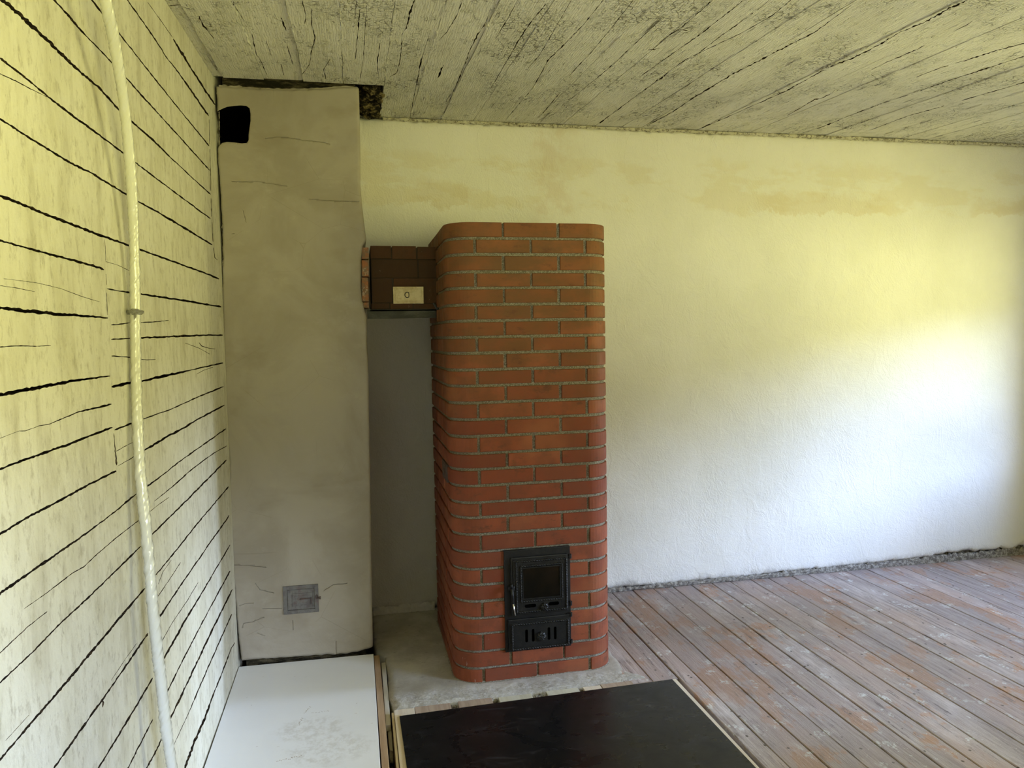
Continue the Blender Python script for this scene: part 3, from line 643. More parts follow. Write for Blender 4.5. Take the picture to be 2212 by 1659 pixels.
box(bm, -0.2, a0, YF - 0.12, YF, -0.36, 2.6); box(bm, a1, T, YF - 0.12, YF, -0.36, 2.6); box(bm, a0, a1, YF - 0.12, YF, -0.36, b0); box(bm, a0, a1, YF - 0.12, YF, b1, 2.6)
tag(obj('wall_front', bm, M_plaster), kind='structure')

# --- floor boards (one floor), open pit around the hearth on the left
bm = bmesh.new(); lay = bm.verts.layers.float.new('board')
fx = [1.634, 1.755, 1.872, 1.958, 2.086, 2.210, 2.336, 2.452, 2.581, 2.698, 2.836, 2.950, 3.103, 3.212, 3.348, 3.474, 3.620, 3.745, 3.862, 3.965, 4.105, 4.245, 4.37, 4.50, 4.62, 4.75, 4.88, 5.05]
def plank(x0, x1, y0, y1, seed, g0=0.0014, g1=0.0014, top=0.0):
    rn = random.Random(seed); tone = rn.random(); ny = max(2, int((y1 - y0) / 0.04)); rows = []; dz = rn.uniform(-0.002, 0.001) + top
    for j in range(ny + 1):
        y = y0 + (y1 - y0) * j / ny
        a = x0 + g0 * (0.7 + 0.8 * max(-0.6, nz(x0 * 5, y * 5, 2))) + 0.003 * nz(x0*3, y*2.2, 7); b = x1 - g1 * (0.7 + 0.8 * max(-0.6, nz(x1 * 5 + 3, y * 5, 4))) + 0.003 * nz(x1*3, y*2.2, 7)
        z = dz + 0.0012 * nz(x0 * 3, y * 3, seed)
        r = [bm.verts.new(p) for p in ((a, y, -0.03), (a, y, z - 0.0025), (a + 0.003, y, z), (b - 0.003, y, z), (b, y, z - 0.0025), (b, y, -0.03))]
        for v in r: v[lay] = tone
        rows.append(r)
    for a, b in zip(rows[:-1], rows[1:]):
        for k in range(6): bm.faces.new([a[k], a[(k+1) % 6], b[(k+1) % 6], b[k]])
    bm.faces.new(rows[0]); bm.faces.new(rows[-1][::-1])
for i, (a, b) in enumerate(zip(fx[:-1], fx[1:])):
    if i < 2:
        plank(a, b, -1.085, 0.03, 100 + i, 0.0022, 0.0028); continue
    if i == 6:
        ys = -1.24; ye = -0.585
        plank(a, b, ye + 0.002, 0.03, 210, 0.002, 0.0035); plank(a, b, YF, ye, 211, 0.003, 0.004); continue
    wide = {2: (0.0065, 0.002), 3: (0.002, 0.003), 7: (0.0048, 0.0022), 9: (0.003, 0.002), 8: (0.0022, 0.004), 12: (0.0025, 0.0018)}.get(i, (0.0013, 0.0012))
    plank(a, b, YF, 0.03, 100 + i, *wide)
# floor under and behind the camera on the left
for i in range(16):
    plank(0.0 + i * 0.117, 0.117 + i * 0.117, YF, -2.55, 300 + i)
floor = obj('floor', bm, M_floor); tag(floor, kind='structure')
bm = bmesh.new(); box(bm, -0.05, 5.3, YF - 0.1, 0.1, -0.34, -0.30); box(bm, 1.874, 1.94, YF, 0.0, -0.30, -0.031)
for y in (-0.5, -1.2, -1.9, -2.6, -3.4, -4.2): box(bm, 1.95, 5.1, y - .04, y + .04, -0.30, -0.032)
obj('subfloor', bm, M_gap, parent=floor)

# ================================================================== HEARTH SLAB
bm = bmesh.new()
def slab_left(y): return 0.600 + 0.050 * min(1, max(0, (-0.46 - y) / 0.10)) + 0.012 * nz(3, y * 6, 2) + 0.006 * nz(1, y * 30, 2) + 0.010 * max(0, (-0.9 - y) / 0.17)
def slab_front(x): return -1.067 + 0.006 * nz(x * 7, 1, 2) + 0.004 * nz(x * 33, 1, 2)
def slab_right(y): return 1.74 - 0.045 * min(1, max(0, (y + 1.07) / 0.12)) * 1.0 + 0.012 * nz(5, y * 9, 2) + (0.02 if y < -1.0 else 0)
nU, nV = 90, 90
top = []
for j in range(nV + 1):
    v = j / nV; row = []
    for i in range(nU + 1):
        u = i / nU; yb = 0.02; 
        y = slab_front(0.65 + 1.06 * u) * (1 - v) + yb * v
        x = slab_left(y) * (1 - u) + slab_right(y) * u
        e = min(1, min(u, 1 - u) / 0.02, v / 0.02)
        z = 0.0015 + 0.0025 * nz(x * 3, y * 3, 1) + 0.002 * nz(x * 14, y * 14, 3) - 0.008 * (1 - e) + (0.004 * nz(x * 40, y * 40, 3) if y < -0.95 else 0)
        if u > .95: z -= 0.0
        row.append(bm.verts.new((x, y, z)))
    top.append(row)
for j in range(nV):
    for i in range(nU): bm.faces.new([top[j][i], top[j][i+1], top[j+1][i+1], top[j+1][i]])
ring = top[0] + [r[-1] for r in top[1:]] + top[-1][-2::-1] + [r[0] for r in top[-2:0:-1]]
low = [bm.verts.new((v.co.x + 0.008 * nz(v.co.x * 20, v.co.y * 20, 7), v.co.y + 0.006 * nz(v.co.x * 20, v.co.y * 20, 9), -0.16)) for v in ring]
for i in range(len(ring)):
    k = (i + 1) % len(ring); bm.faces.new([ring[i], ring[k], low[k], low[i]])
bm.faces.new(low)
tag(obj('hearth_slab', bm, M_slab, smooth=True), 'dusty grey concrete hearth slab under the brick stove', 'hearth')

# ================================================================== CHIMNEY
CY = -0.5737
chimney = empty('chimney_breast', (0.3, CY / 2, 0.0), 'plastered grey-brown chimney breast in the corner with a square flue hole', 'chimney')
Lp = [(467,185),(470,230),(471,330),(476,400),(480,480),(482,560),(481,600),(483,700),(484,760),(487,850),(492,960),(497,1000),(496,1060),(498,1115),(502,1180),(504,1250),(510,1300),(516,1380),(522,1427)]
Rp = [(775,186),(778,300),(779,400),(785,470),(791,525),(783,537),(780,570),(780,630),(783,655),(789,680),(793,692),(794,760),(796,800),(800,1000),(803,1200),(806,1399)]
Lz = [(atY(x, y, CY).z, atY(x, y, CY).x) for x, y in Lp]; Rz = [(atY(x, y, CY).z, atY(x, y, CY).x) for x, y in Rp]
def interp(tab, z):
    if z >= tab[0][0]: return tab[0][1]
    for (a, xa), (b, xb) in zip(tab[:-1], tab[1:]):
        if z <= a and z >= b: return xa + (xb - xa) * (a - z) / max(1e-6, a - b)
    return tab[-1][1]
TP = [(465,186),(500,188),(540,191),(580,193),(640,194),(700,192),(745,188),(775,190)]
BP = [(505,1436),(522,1427),(545,1424),(580,1422),(620,1420),(660,1417),(700,1414),(740,1412),(765,1409),(790,1402),(806,1398)]
TX = [(atY(x, y, CY).x, atY(x, y, CY).z) for x, y in TP]; BX = [(atY(x, y, CY).x, atY(x, y, CY).z) for x, y in BP]
def interp2(tab, x):
    if x <= tab[0][0]: return tab[0][1]
    for (a, za), (b, zb) in zip(tab[:-1], tab[1:]):
        if a <= x <= b: return za + (zb - za) * (x - a) / (b - a)
    return tab[-1][1]
bm = bmesh.new(); nu, nv = 70, 260; R = 0.014; rows = []
for j in range(nv + 1):
    v = j / nv; zm = 0.05 + 2.525 * v; row = []
    xl = interp(Lz, zm) + 0.0035 * nz(1, zm * 22, 4) + 0.0015 * nz(1, zm * 90, 4); xr = interp(Rz, zm) + 0.002 * nz(4, zm * 5, 1)
    us = [('f', i / nu) for i in range(nu + 1)] + [('c', k / 4) for k in range(1, 5)] + [('s', k / 3) for k in range(1, 4)]
    for kind, u in us:
        xf = xr - R
        if kind == 'f': x = xl + (xf - xl) * u; y = CY
        elif kind == 'c': a = u * math.pi / 2; x = xf + R * math.sin(a); y = CY + R - R * math.cos(a)
        else: x = xr; y = CY + R + (0.01 - CY - R) * u
        zt = interp2(TX, x) + 0.006 * nz(x * 30, 1, 1) + 0.003 * nz(x * 90, 1, 1); zb = interp2(BX, x) + 0.004 * nz(x * 35, 2, 1)
        z = zb + (zt - zb) * v
        if kind != 's' or u < 0.9: y += 0.005 * nz(x * 2.2, z * 2.0, 5) + 0.0015 * nz(x * 9, z * 9, 5)
        row.append(bm.verts.new((x, y, z)))
    # back side to close the solid
    row.append(bm.verts.new((xl, 0.01, zm))); row.append(bm.verts.new((xl, CY + 0.05, row[0].co.z)))
    rows.append(row)
K = len(rows[0])
for a, b in zip(rows[:-1], rows[1:]):
    for k in range(K): bm.faces.new([a[k], a[(k+1) % K], b[(k+1) % K], b[k]])
bm.faces.new(rows[0][::-1]); bm.faces.new(rows[-1])
bmesh.ops.triangulate(bm, faces=[f for f in bm.faces if len(f.verts) > 4])
chp = obj('plaster_body', bm, [M_chim], smooth=True)
bc = bmesh.new()
hp = [(470,240),(478,236),(490,231),(505,229),(520,228),(532,229),(539,234),(541,246),(541,262),(539,276),(537,290),(537,303),(533,309),(522,310),(505,308),(490,307),(480,309),(474,315),(470,322)]
v0 = [bc.verts.new(atY(x, y, CY) + Vector((0, -0.03, 0))) for x, y in hp]
v1 = [bc.verts.new(atY(x, y, CY) + Vector((0.006, 0.36, 0))) for x, y in hp]
for i in range(len(hp)):
    k = (i + 1) % len(hp); bc.faces.new([v0[i], v0[k], v1[k], v1[i]])
bc.faces.new(v0[::-1]); bc.faces.new(v1)
boolean(chp, bc, M_black)
HC = [[(573,299,1.2),(600,296,1),(622,297,1.3),(657,303,1),(690,306,1),(713,311,1)],[(499,505,1),(540,502,1.2),(576,503,1)],[(551,1260,1),(561,1274,1.4),(592,1281,1)],[(567,1315,1),(590,1314,1.2),(609,1315,1.4)],
      [(522,1357,1),(526,1347,1.4),(547,1343,1.2),(570,1333,1)],[(516,1309,1),(530,1304,1),(547,1303,1)],[(700,1275,1),(720,1263,1),(750,1260,1)],[(668,430,1),(720,434,1),(776,436,1)],[(500,392,1),(560,393,1),(620,402,1)],[(525,455,1),(531,480,1)],
      [(500,1220,1),(540,1222,1),(575,1226,1)],[(632,1340,1),(633,1362,1)],[(725,1385,1),(726,1413,1)],[(555,1368,1),(572,1374,1)]]
bc = bmesh.new()
for i, g in enumerate(HC): crack(bc, g, lambda x, y: atY(x, y, CY), (0, -1, 0), 0.002, seed=300 + i, jit=0.5, step=5, front=0.02, minh=0.22)
M_hair = mat('hairline_crack', (0.17, 0.15, 0.115), 0.95, spec=0.05)
boolean(chp, bc, M_hair)
chp.parent = chimney; chp.location = -chimney.location
# sooty brick core, seen above the plaster and through the gaps
bm = bmesh.new(); box(bm, 0.035, 0.56, CY + 0.42, -0.01, 2.45, 3.1); 
M_sootbrick = mat('sooty_brick', (0.05, 0.042, 0.03), 0.95, spec=0.05); n = NT(M_sootbrick)
n.color(n.mix(n.ramp(n.noise(30, 5, 0.7, n.map((0.3, 1, 2))), 0.45, 0.65), (0.02, 0.018, 0.013), (0.12, 0.10, 0.06))); n.bump(n.noise(40, 5, 0.7), 0.01, 1)
obj('sooty_core', bm, M_sootbrick, parent=chimney)
bm = bmesh.new(); box(bm, 0.03, 0.59, CY + 0.035, CY + 0.06, 2.535, 3.1, 0); obj('sooty_masonry', bm, M_sootbrick, parent=chimney, label='soot-blackened masonry above the plaster')
bm = bmesh.new(); box(bm, 0.03, 0.56, CY + 0.03, -0.02, 0.0, 0.052); obj('base', bm, M_sootbrick, parent=chimney)
# broken plaster ledge under the ceiling and rubble in the notch
bm = bmesh.new()
lumpy_strip(bm, 0.02, 0.60, 160, lambda x: (CY + 0.016, interp2(TX, x) + 0.002, 0.014, 0.007 + 0.006 * abs(nz(x*17, 0, 9))), seed=21)
obj('broken_edge', bm, M_chim, parent=chimney)
bm = bmesh.new(); rn = random.Random(12)
for i in range(46):
    x = rn.uniform(0.625, 0.70); y = rn.uniform(-0.50, -0.03); z = 2.615 + 0.02 * rn.random() + (y + 0.5) * 0.03
    r = rn.uniform(0.014, 0.034)
    res = bmesh.ops.create_icosphere(bm, subdivisions=2, radius=r, matrix=Matrix.Translation((x, y, z)))
    for v in res['verts']:
        d = v.co - Vector((x, y, z)); v.co = Vector((x, y, z)) + d * (1 + 0.5 * nz(v.co.x * 40, v.co.y * 40, v.co.z * 40))
box(bm, 0.61, 0.74, -0.56, 0.04, 2.655, 2.70)
M_debris = mat('sooty_debris', rough=0.95, spec=0.05); n = NT(M_debris)
n.color(n.mix(n.ramp(n.noise(26, 5, 0.75), 0.46, 0.66), (0.014, 0.012, 0.008), (0.24, 0.19, 0.09))); n.bump(n.noise(60, 5, 0.7), 0.01, 1)
tag(obj('debris', bm, M_debris), 'dark sooty debris in the ceiling gap beside the chimney top', 'debris', kind='stuff')

bm = bmesh.new(); rings = []; rn = random.Random(31)      # crumbling edge against the log wall
for i in range(420):
    z = 0.06 + 2.48 * i / 419; x = interp(Lz, z) + 0.004; r = 0.003 + 0.010 * max(0, nz(1, z * 14, 3)) + (0.006 * abs(nz(2, z * 30, 1)) if z < 0.9 or z > 1.5 else 0.002)
    if 2.31 < z < 2.50: r = 0.002
    rings.append([bm.verts.new((max(0.002, x + r * 1.1 * math.cos(t) * (1 + 0.5 * nz(t, z * 70, 1))), CY + 0.010 + r * math.sin(t), z)) for t in [2 * math.pi * k / 7 for k in range(7)]])
for a, b in zip(rings[:-1], rings[1:]):
    for k in range(7): bm.faces.new([a[k], a[(k+1) % 7], b[(k+1) % 7], b[k]])
bm.faces.new(rings[0]); bm.faces.new(rings[-1][::-1])
obj('crumbling_edge', bm, M_crumb2, parent=chimney, label='crumbling plaster edge against the log wall')
# raw brick corner on the chimney beside the flue
bm = bmesh.new(); lay = bm.verts.layers.float.new('tone')
for k, (ya, yb) in enumerate(((534,559),(561,597),(599,651),(653,665))):
    a = atY(781, ya, CY); b = atY(798, yb, CY)
    box(bm, a.x, b.x - 0.002, CY + 0.006 + 0.002 * k % 0.004, CY + 0.09, b.z, a.z, 0.003)
for v in bm.verts: v.co.y += 0.006 * nz(v.co.x * 60, v.co.z * 60, 1)
obj('exposed_brick', bm, M_rawbrick, parent=chimney, label='bare orange brick corner where the plaster is chipped off')

# soot hatch low on the chimney: > frame, hatch_door (> door_bar, latch)
a = atY(611, 1267, CY); b = atY(687, 1323, CY)
hx0, hx1, hz0, hz1 = 0.2035, 0.3565, 0.2520, 0.3800; yf = CY - 0.006
hatch = bpy.data.objects.new('soot_hatch', None); COL.objects.link(hatch); hatch.parent = chimney
hatch.location = Vector(((hx0 + hx1) / 2, yf, hz0)) - chimney.location; hatch['label'] = 'small grey iron soot hatch door'
def frame_box(bm, x0, x1, z0, z1, t, y0, y1, bev=0.0008):
    box(bm, x0, x0 + t, y0, y1, z0, z1, bev); box(bm, x1 - t, x1, y0, y1, z0, z1, bev)
    box(bm, x0 + t, x1 - t, y0, y1, z0, z0 + t, bev); box(bm, x0 + t, x1 - t, y0, y1, z1 - t, z1, bev)
bm = bmesh.new(); frame_box(bm, hx0, hx1, hz0, hz1, 0.017, yf, CY + 0.012); obj('frame', bm, M_grate, parent=hatch)
bm = bmesh.new(); box(bm, hx0 + 0.0185, hx1 - 0.0185, yf + 0.0015, CY + 0.01, hz0 + 0.0185, hz1 - 0.0185, 0.001)
box(bm, hx0 + 0.040, hx1 - 0.026, yf - 0.0012, yf + 0.004, hz0 + 0.036, hz1 - 0.036, 0.001)
box(bm, hx0 + 0.052, hx1 - 0.036, yf - 0.0022, yf + 0.004, hz0 + 0.046, hz1 - 0.046, 0.001)
box(bm, hx1 - 0.0235, hx1 - 0.0215, yf - 0.0012, yf + 0.004, hz0 + 0.028, hz1 - 0.030)
obj('hatch_door', bm, M_grate, parent=hatch)
bm = bmesh.new(); zc_ = (hz0 + hz1) / 2 + 0.003
box(bm, 0.276, 0.327, yf - 0.006, yf - 0.002, zc_ - 0.002, zc_ + 0.003, 0.001); box(bm, 0.322, 0.327, yf - 0.006, yf - 0.002, zc_ - 0.026, zc_, 0.001)
tube(bm, [(0.277, yf - 0.008, zc_), (0.277, yf - 0.001, zc_)], 0.003)
obj('door_bar', bm, M_rust, parent=hatch)
bm = bmesh.new()
tube(bm, [(0.349 + 0.0045 * math.cos(t), yf - 0.003, zc_ + 0.004 + 0.009 * math.sin(t)) for t in [i * 2 * math.pi / 16 for i in range(17)]], 0.0014, 6)
box(bm, 0.345, 0.3655, yf - 0.005, yf - 0.001, zc_ - 0.006, zc_ - 0.001, 0.001); box(bm, 0.361, 0.3665, yf - 0.007, yf, zc_ - 0.008, zc_ + 0.004, 0.001)
obj('latch', bm, M_rust, parent=hatch)

# ================================================================== BRICK STOVE
stove = empty('brick_stove', (1.288, -0.55, 0.0), 'tall freestanding red brick stove with rounded corners and a cast iron door', 'stove')
SX0, SX1, SY0, SY1, SR = 0.9330, 1.6450, -0.9232, -0.175, 0.112
def outline(s, off):   # s = 0 at the left end of the flat front, growing to the right; off = outwards
    arc = SR * math.pi / 2; W = SX1 - SX0 - 2 * SR; D = SY1 - SY0 - SR
    r = SR + off
    if s < -arc:
        return (SX0 - off, min(SY0 + SR + (-s - arc), SY1))
    if s < 0:
        a = -s / SR; return (SX0 + SR - r * math.sin(a), SY0 + SR - r * math.cos(a))
    if s <= W: return (SX0 + SR + s, SY0 - off)
    if s < W + arc:
        a = (s - W) / SR; return (SX1 - SR + r * math.sin(a), SY0 + SR - r * math.cos(a))
    return (SX1 + off, min(SY0 + SR + (s - W - arc), SY1))
zj = [1.9555, 1.89, 1.824, 1.752, 1.6854, 1.6159, 1.5494, 1.4815, 1.4142, 1.344, 1.2768, 1.2062, 1.1351, 1.0642, .9919, .9239, .8538, .7825, .717, .6454, .5695, .4955, .4273, .3548, .2822, .2134, .1358, .0621, -0.004]
bm = bmesh.new(); lay = bm.verts.layers.float.new('tone')
def brick(bm, s0, s1, z0, z1, tone, depth=0.045, out=0.0, jag=0.0):
    n_ = max(2, int((s1 - s0) / 0.016)); b = 0.0022; rows = []
    ss = [s0, s0 + b] + [s0 + b + (s1 - s0 - 2 * b) * i / n_ for i in range(1, n_)] + [s1 - b, s1]
    for i, s in enumerate(ss):
        e = -b if i in (0, len(ss) - 1) else 0.0
        prof = [(-depth, z0), (out - b, z0), (out + e, z0 + b), (out + e + 0.0004, (z0 + z1) / 2), (out + e, z1 - b), (out - b, z1), (-depth, z1)]
        row = []
        for o, z in prof:
            x, y = outline(s, o); v = bm.verts.new((x, y, z)); v[lay] = tone; row.append(v)
        rows.append(row)
    for a, c_ in zip(rows[:-1], rows[1:]):
        for k in range(7): bm.faces.new([a[k], a[(k+1) % 7], c_[(k+1) % 7], c_[k]])
    bm.faces.new(rows[0]); bm.faces.new(rows[-1][::-1])
BP_ = 0.2383; W_ = SX1 - SX0 - 2 * SR; arc_ = SR * math.pi / 2; smax = W_ + arc_ + (SY1 - SY0 - SR) - 0.003; smin = -arc_ - (SY1 - SY0 - SR) + 0.003
rn = random.Random(3)
for c_ in range(28):
    z1 = zj[c_] - 0.0062; z0 = zj[c_ + 1] + 0.0062
    if c_ == 0: z1 = zj[0]
    if c_ == 27: z0 = 0.0
    if c_ % 2 == 0:   # odd courses counted from the top
        js = [0.1255, 0.1255 + BP_]; L = -0.347; Rr = 0.1255 + 2 * BP_ + 0.1
    else:
        js = [0.0056, 0.0056 + BP_, 0.0056 + 2 * BP_]; L = -0.232; Rr = 0.0056 + 3 * BP_
    allj = [L - BP_, L] + js + [Rr, Rr + BP_]; allj = [smin] + [j for j in allj if smin + 0.03 < j < smax - 0.03] + [smax]
    for a, b in zip(allj[:-1], allj[1:]):
        g = 0.0058; jj = rn.uniform(-0.0015, 0.0015)
        sa = a + (g + jj if a > smin else 0); sb = b - (g - jj if b < smax else 0)
        # bricks give way to the fire door opening
        brick(bm, sa, sb, z0 + rn.uniform(-0.0008, 0.0008), z1 + rn.uniform(-0.0008, 0.0008), rn.random(), out=rn.uniform(-0.0012, 0.0012))
obj('brickwork', bm, M_brick, parent=stove)
bm = bmesh.new(); rows = []
sN = 150; sl = [smin + (smax - smin) * i / sN for i in range(sN + 1)]
for j, z in enumerate([0.0005 + (1.952 - 0.0005) * k / 290 for k in range(291)]):
    row = []
    for s in sl:
        p0 = outline(s, 0)
        o = -0.0085 + 0.0032 * nz(p0[0] * 60, p0[1] * 60, z * 60) + 0.0018 * nz(p0[0] * 140, p0[1] * 140, z * 140)
        x, y = outline(s, o); row.append(bm.verts.new((x, y, z)))
    rows.append(row)
K = len(rows[0])
for a, b in zip(rows[:-1], rows[1:]):
    for k in range(K): bm.faces.new([a[k], a[(k+1) % K], b[(k+1) % K], b[k]])
bm.faces.new(rows[0][::-1]); bm.faces.new(rows[-1])
obj('mortar', bm, M_mortar, parent=stove)
bm = bmesh.new(); pts = [outline(s, 0.012) for s in sl]
a = [bm.verts.new((x, y, -0.002)) for x, y in pts]; b = [bm.verts.new((*outline(s, -0.004), 0.006 + 0.003 * nz(s * 30, 0, 1))) for s in sl]
for i in range(len(a) - 1): bm.faces.new([a[i], a[i+1], b[i+1], b[i]])
obj('mortar_fillet', bm, M_mortar, parent=stove)

# ---- fire door and ash door
DX0, DX1, DZ0, DZ1 = 1.1470, 1.4400, 0.1250, 0.5680; DY = SY0 - 0.004
def rope_run(bm, p, q, r=0.0038, pitch=0.011, seg=9):
    p = Vector(p); q = Vector(q); L = (q - p).length; t = (q - p).normalized()
    a = Vector((0, -1, 0)); b = t.cross(a); N = max(4, int(L / 0.0016)); rings = []
    for i in range(N + 1):
        c_ = p + t * (L * i / N); ph = 2 * math.pi * (L * i / N) / pitch
        rings.append([bm.verts.new(c_ + (a * math.cos(2*math.pi*k/seg) + b * math.sin(2*math.pi*k/seg)) * r * (1 + 0.42 * math.cos(2*(2*math.pi*k/seg - ph / 2)))) for k in range(seg)])
    for u, v in zip(rings[:-1], rings[1:]):
        for k in range(seg): bm.faces.new([u[k], u[(k+1) % seg], v[(k+1) % seg], v[k]])
    bm.faces.new(rings[0][::-1]); bm.faces.new(rings[-1])
def rope_rect(bm, x0, x1, z0, z1, y, r=0.0038):
    for p, q in (((x0, y, z0), (x1, y, z0)), ((x1, y, z0), (x1, y, z1)), ((x1, y, z1), (x0, y, z1)), ((x0, y, z1), (x0, y, z0))): rope_run(bm, p, q, r)
def rosette(bm, x, z, y, r):
    tube(bm, [(x, y + 0.012, z), (x, y - 0.002, z)], r * 0.4, 12)
    N = 48; rings = []
    for (rr, yy) in ((1.0, 0.0), (1.02, -0.004), (0.85, -0.009), (0.5, -0.011), (0.3, -0.008), (0.12, -0.013)):
        rings.append([bm.verts.new((x + r * rr * (1 + 0.10 * math.cos(8 * t) * (rr > 0.4)) * math.cos(t), y + yy - 0.002 * math.cos(8 * t + 3) * (0.2 < rr < 0.95), z + r * rr * (1 + 0.10 * math.cos(8 * t) * (rr > 0.4)) * math.sin(t))) for t in [2*math.pi*k/N for k in range(N)]])
    for u, v in zip(rings[:-1], rings[1:]):
        for k in range(N): bm.faces.new([u[k], u[(k+1) % N], v[(k+1) % N], v[k]])
    bm.faces.new(rings[0][::-1]); bm.faces.new(rings[-1])
def stadium(x0, x1, z0, z1, n_=8):
    r = (z1 - z0) / 2; zc = (z0 + z1) / 2; P = []
    for k in range(n_ + 1): t = -math.pi/2 + math.pi * k / n_; P.append((x1 - r + r * math.cos(t), zc + r * math.sin(t)))
    for k in range(n_ + 1): t = math.pi/2 + math.pi * k / n_; P.append((x0 + r + r * math.cos(t), zc + r * math.sin(t)))
    return P
def prism(bm, P, y0, y1):
    a = [bm.verts.new((x, y0, z)) for x, z in P]; b = [bm.verts.new((x, y1, z)) for x, z in P]; N = len(P)
    for i in range(N): bm.faces.new([a[i], a[(i+1) % N], b[(i+1) % N], b[i]])
    bm.faces.new(a[::-1]); bm.faces.new(b)
bm = bmesh.new(); box(bm, DX0, DX1, DY - 0.004, SY0 + 0.02, DZ0, DZ1, 0.002)
obj('door_frame', bm, M_iron, parent=stove, label='black cast iron mounting plate of the two doors')
fd = bpy.data.objects.new('fire_door', None); COL.objects.link(fd); fd.parent = stove; fd.location = Vector((1.30, DY, 0.41)) - stove.location
fd['label'] = 'black cast iron fire door with a glass pane and rope borders'
LX0, LX1, LZ0_, LZ1_ = 1.173, 1.427, 0.2865, 0.540; yL = DY - 0.020
GX0, GX1, GZ0, GZ1 = 1.2255, 1.3870, 0.3600, 0.4910
bm = bmesh.new()
box(bm, LX0, LX1, yL + 0.004, DY - 0.003, LZ0_, LZ1_, 0.005)
box(bm, LX0 + 0.010, GX0 - 0.004, yL, yL + 0.006, LZ0_ + 0.010, LZ1_ - 0.010, 0.001); box(bm, GX1 + 0.004, LX1 - 0.008, yL, yL + 0.006, LZ0_ + 0.010, LZ1_ - 0.010, 0.001)
box(bm, GX0 - 0.004, GX1 + 0.004, yL, yL + 0.006, GZ1 + 0.004, LZ1_ - 0.010, 0.001); box(bm, GX0 - 0.004, GX1 + 0.004, yL, yL + 0.006, LZ0_ + 0.010, GZ0 - 0.004, 0.001)
frame_box(bm, GX0 - 0.004, GX1 + 0.004, GZ0 - 0.004, GZ1 + 0.004, 0.004, yL - 0.004, yL + 0.006)
leaf = obj('door_leaf', bm, M_iron)
bc = bmesh.new(); prism(bc, stadium(1.2310, 1.2810, 0.3185, 0.3335), yL - 0.02, yL + 0.010); prism(bc, stadium(1.3360, 1.3830, 0.3195, 0.3345), yL - 0.02, yL + 0.010)
boolean(leaf, bc, M_slot); leaf.parent = fd; leaf.location = -(stove.location + fd.location)
bm = bmesh.new(); rope_rect(bm, 1.1955, 1.4165, 0.3020, 0.5225, yL - 0.001); rope_rect(bm, 1.2155, 1.3970, 0.3480, 0.5010, yL - 0.001)
obj('rope_border', bm, M_iron, parent=fd, smooth=True)
bm = bmesh.new(); box(bm, GX0, GX1, yL - 0.001, yL + 0.003, GZ0, GZ1, 0.0005); obj('glass_pane', bm, M_glass, parent=fd, label='sooty dark glass pane')
bm = bmesh.new(); rosette(bm, 1.3170, 0.3185, yL - 0.002, 0.0165); obj('knob', bm, M_iron, parent=fd, smooth=True)
bm = bmesh.new(); box(bm, 1.160, 1.187, yL - 0.010, yL + 0.010, 0.402, 0.420, 0.002); tube(bm, [(1.171, yL - 0.016, 0.432), (1.171, yL - 0.014, 0.415)], 0.005, 10)
tube(bm, [(1.1715, yL - 0.016, 0.412), (1.1735, yL - 0.020, 0.385), (1.176, yL - 0.022, 0.350)], lambda t: 0.0075 - 0.0035 * t, 10)
obj('handle', bm, M_iron, parent=fd, smooth=True)
bm = bmesh.new(); tube(bm, [(1.176, yL - 0.022, 0.350), (1.1800, yL - 0.024, 0.325), (1.1840, yL - 0.025, 0.3005)], lambda t: 0.0034 + 0.0006 * math.sin(t * 70), 12)
obj('handle_grip', bm, M_chrome, parent=fd, smooth=True, label='chrome spring handle grip')
for z in (0.526, 0.318):
    bm = bmesh.new(); tube(bm, [(1.4375, DY - 0.012, z - 0.009), (1.4375, DY - 0.012, z + 0.010)], 0.0065, 12); box(bm, 1.424, 1.440, DY - 0.014, DY - 0.004, z - 0.004, z + 0.004, 0.001)
    obj('hinge', bm, M_iron, parent=fd)
ad = bpy.data.objects.new('ash_door', None); COL.objects.link(ad); ad.parent = stove; ad.location = Vector((1.30, DY, 0.2)) - stove.location
ad['label'] = 'black cast iron ash door with four air slots'
yA = DY - 0.016
bm = bmesh.new(); box(bm, 1.1585, 1.4330, yA + 0.003, DY - 0.003, 0.1290, 0.2700, 0.004); box(bm, 1.1665, 1.4300, yA, yA + 0.006, 0.1345, 0.2540, 0.001)
al = obj('door_leaf', bm, M_iron); bc = bmesh.new()
for x, z0_, z1_ in ((1.2375, 0.166, 0.222), (1.2665, 0.166, 0.222), (1.3370, 0.1665, 0.2225), (1.3650, 0.1665, 0.2225)): prism(bc, stadium(z0_, z1_, x - 0.0058, x + 0.0058) and [(px, pz) for pz, px in stadium(z0_, z1_, x - 0.0058, x + 0.0058)], yA - 0.02, yA + 0.011)
boolean(al, bc, M_slot); al.parent = ad; al.location = -(stove.location + ad.location)
bm = bmesh.new(); rope_rect(bm, 1.1745, 1.4225, 0.1400, 0.2480, yA - 0.001); obj('rope_border', bm, M_iron, parent=ad, smooth=True)
bm = bmesh.new(); rosette(bm, 1.3010, 0.1880, yA - 0.003, 0.0200); obj('knob', bm, M_iron, parent=ad, smooth=True)
for z in (0.268, 0.148):
    bm = bmesh.new(); tube(bm, [(1.4375, DY - 0.012, z - 0.008), (1.4375, DY - 0.012, z + 0.009)], 0.0065, 12); box(bm, 1.418, 1.440, DY - 0.014, DY - 0.004, z - 0.005, z + 0.005, 0.001)
    obj('hinge', bm, M_iron, parent=ad)

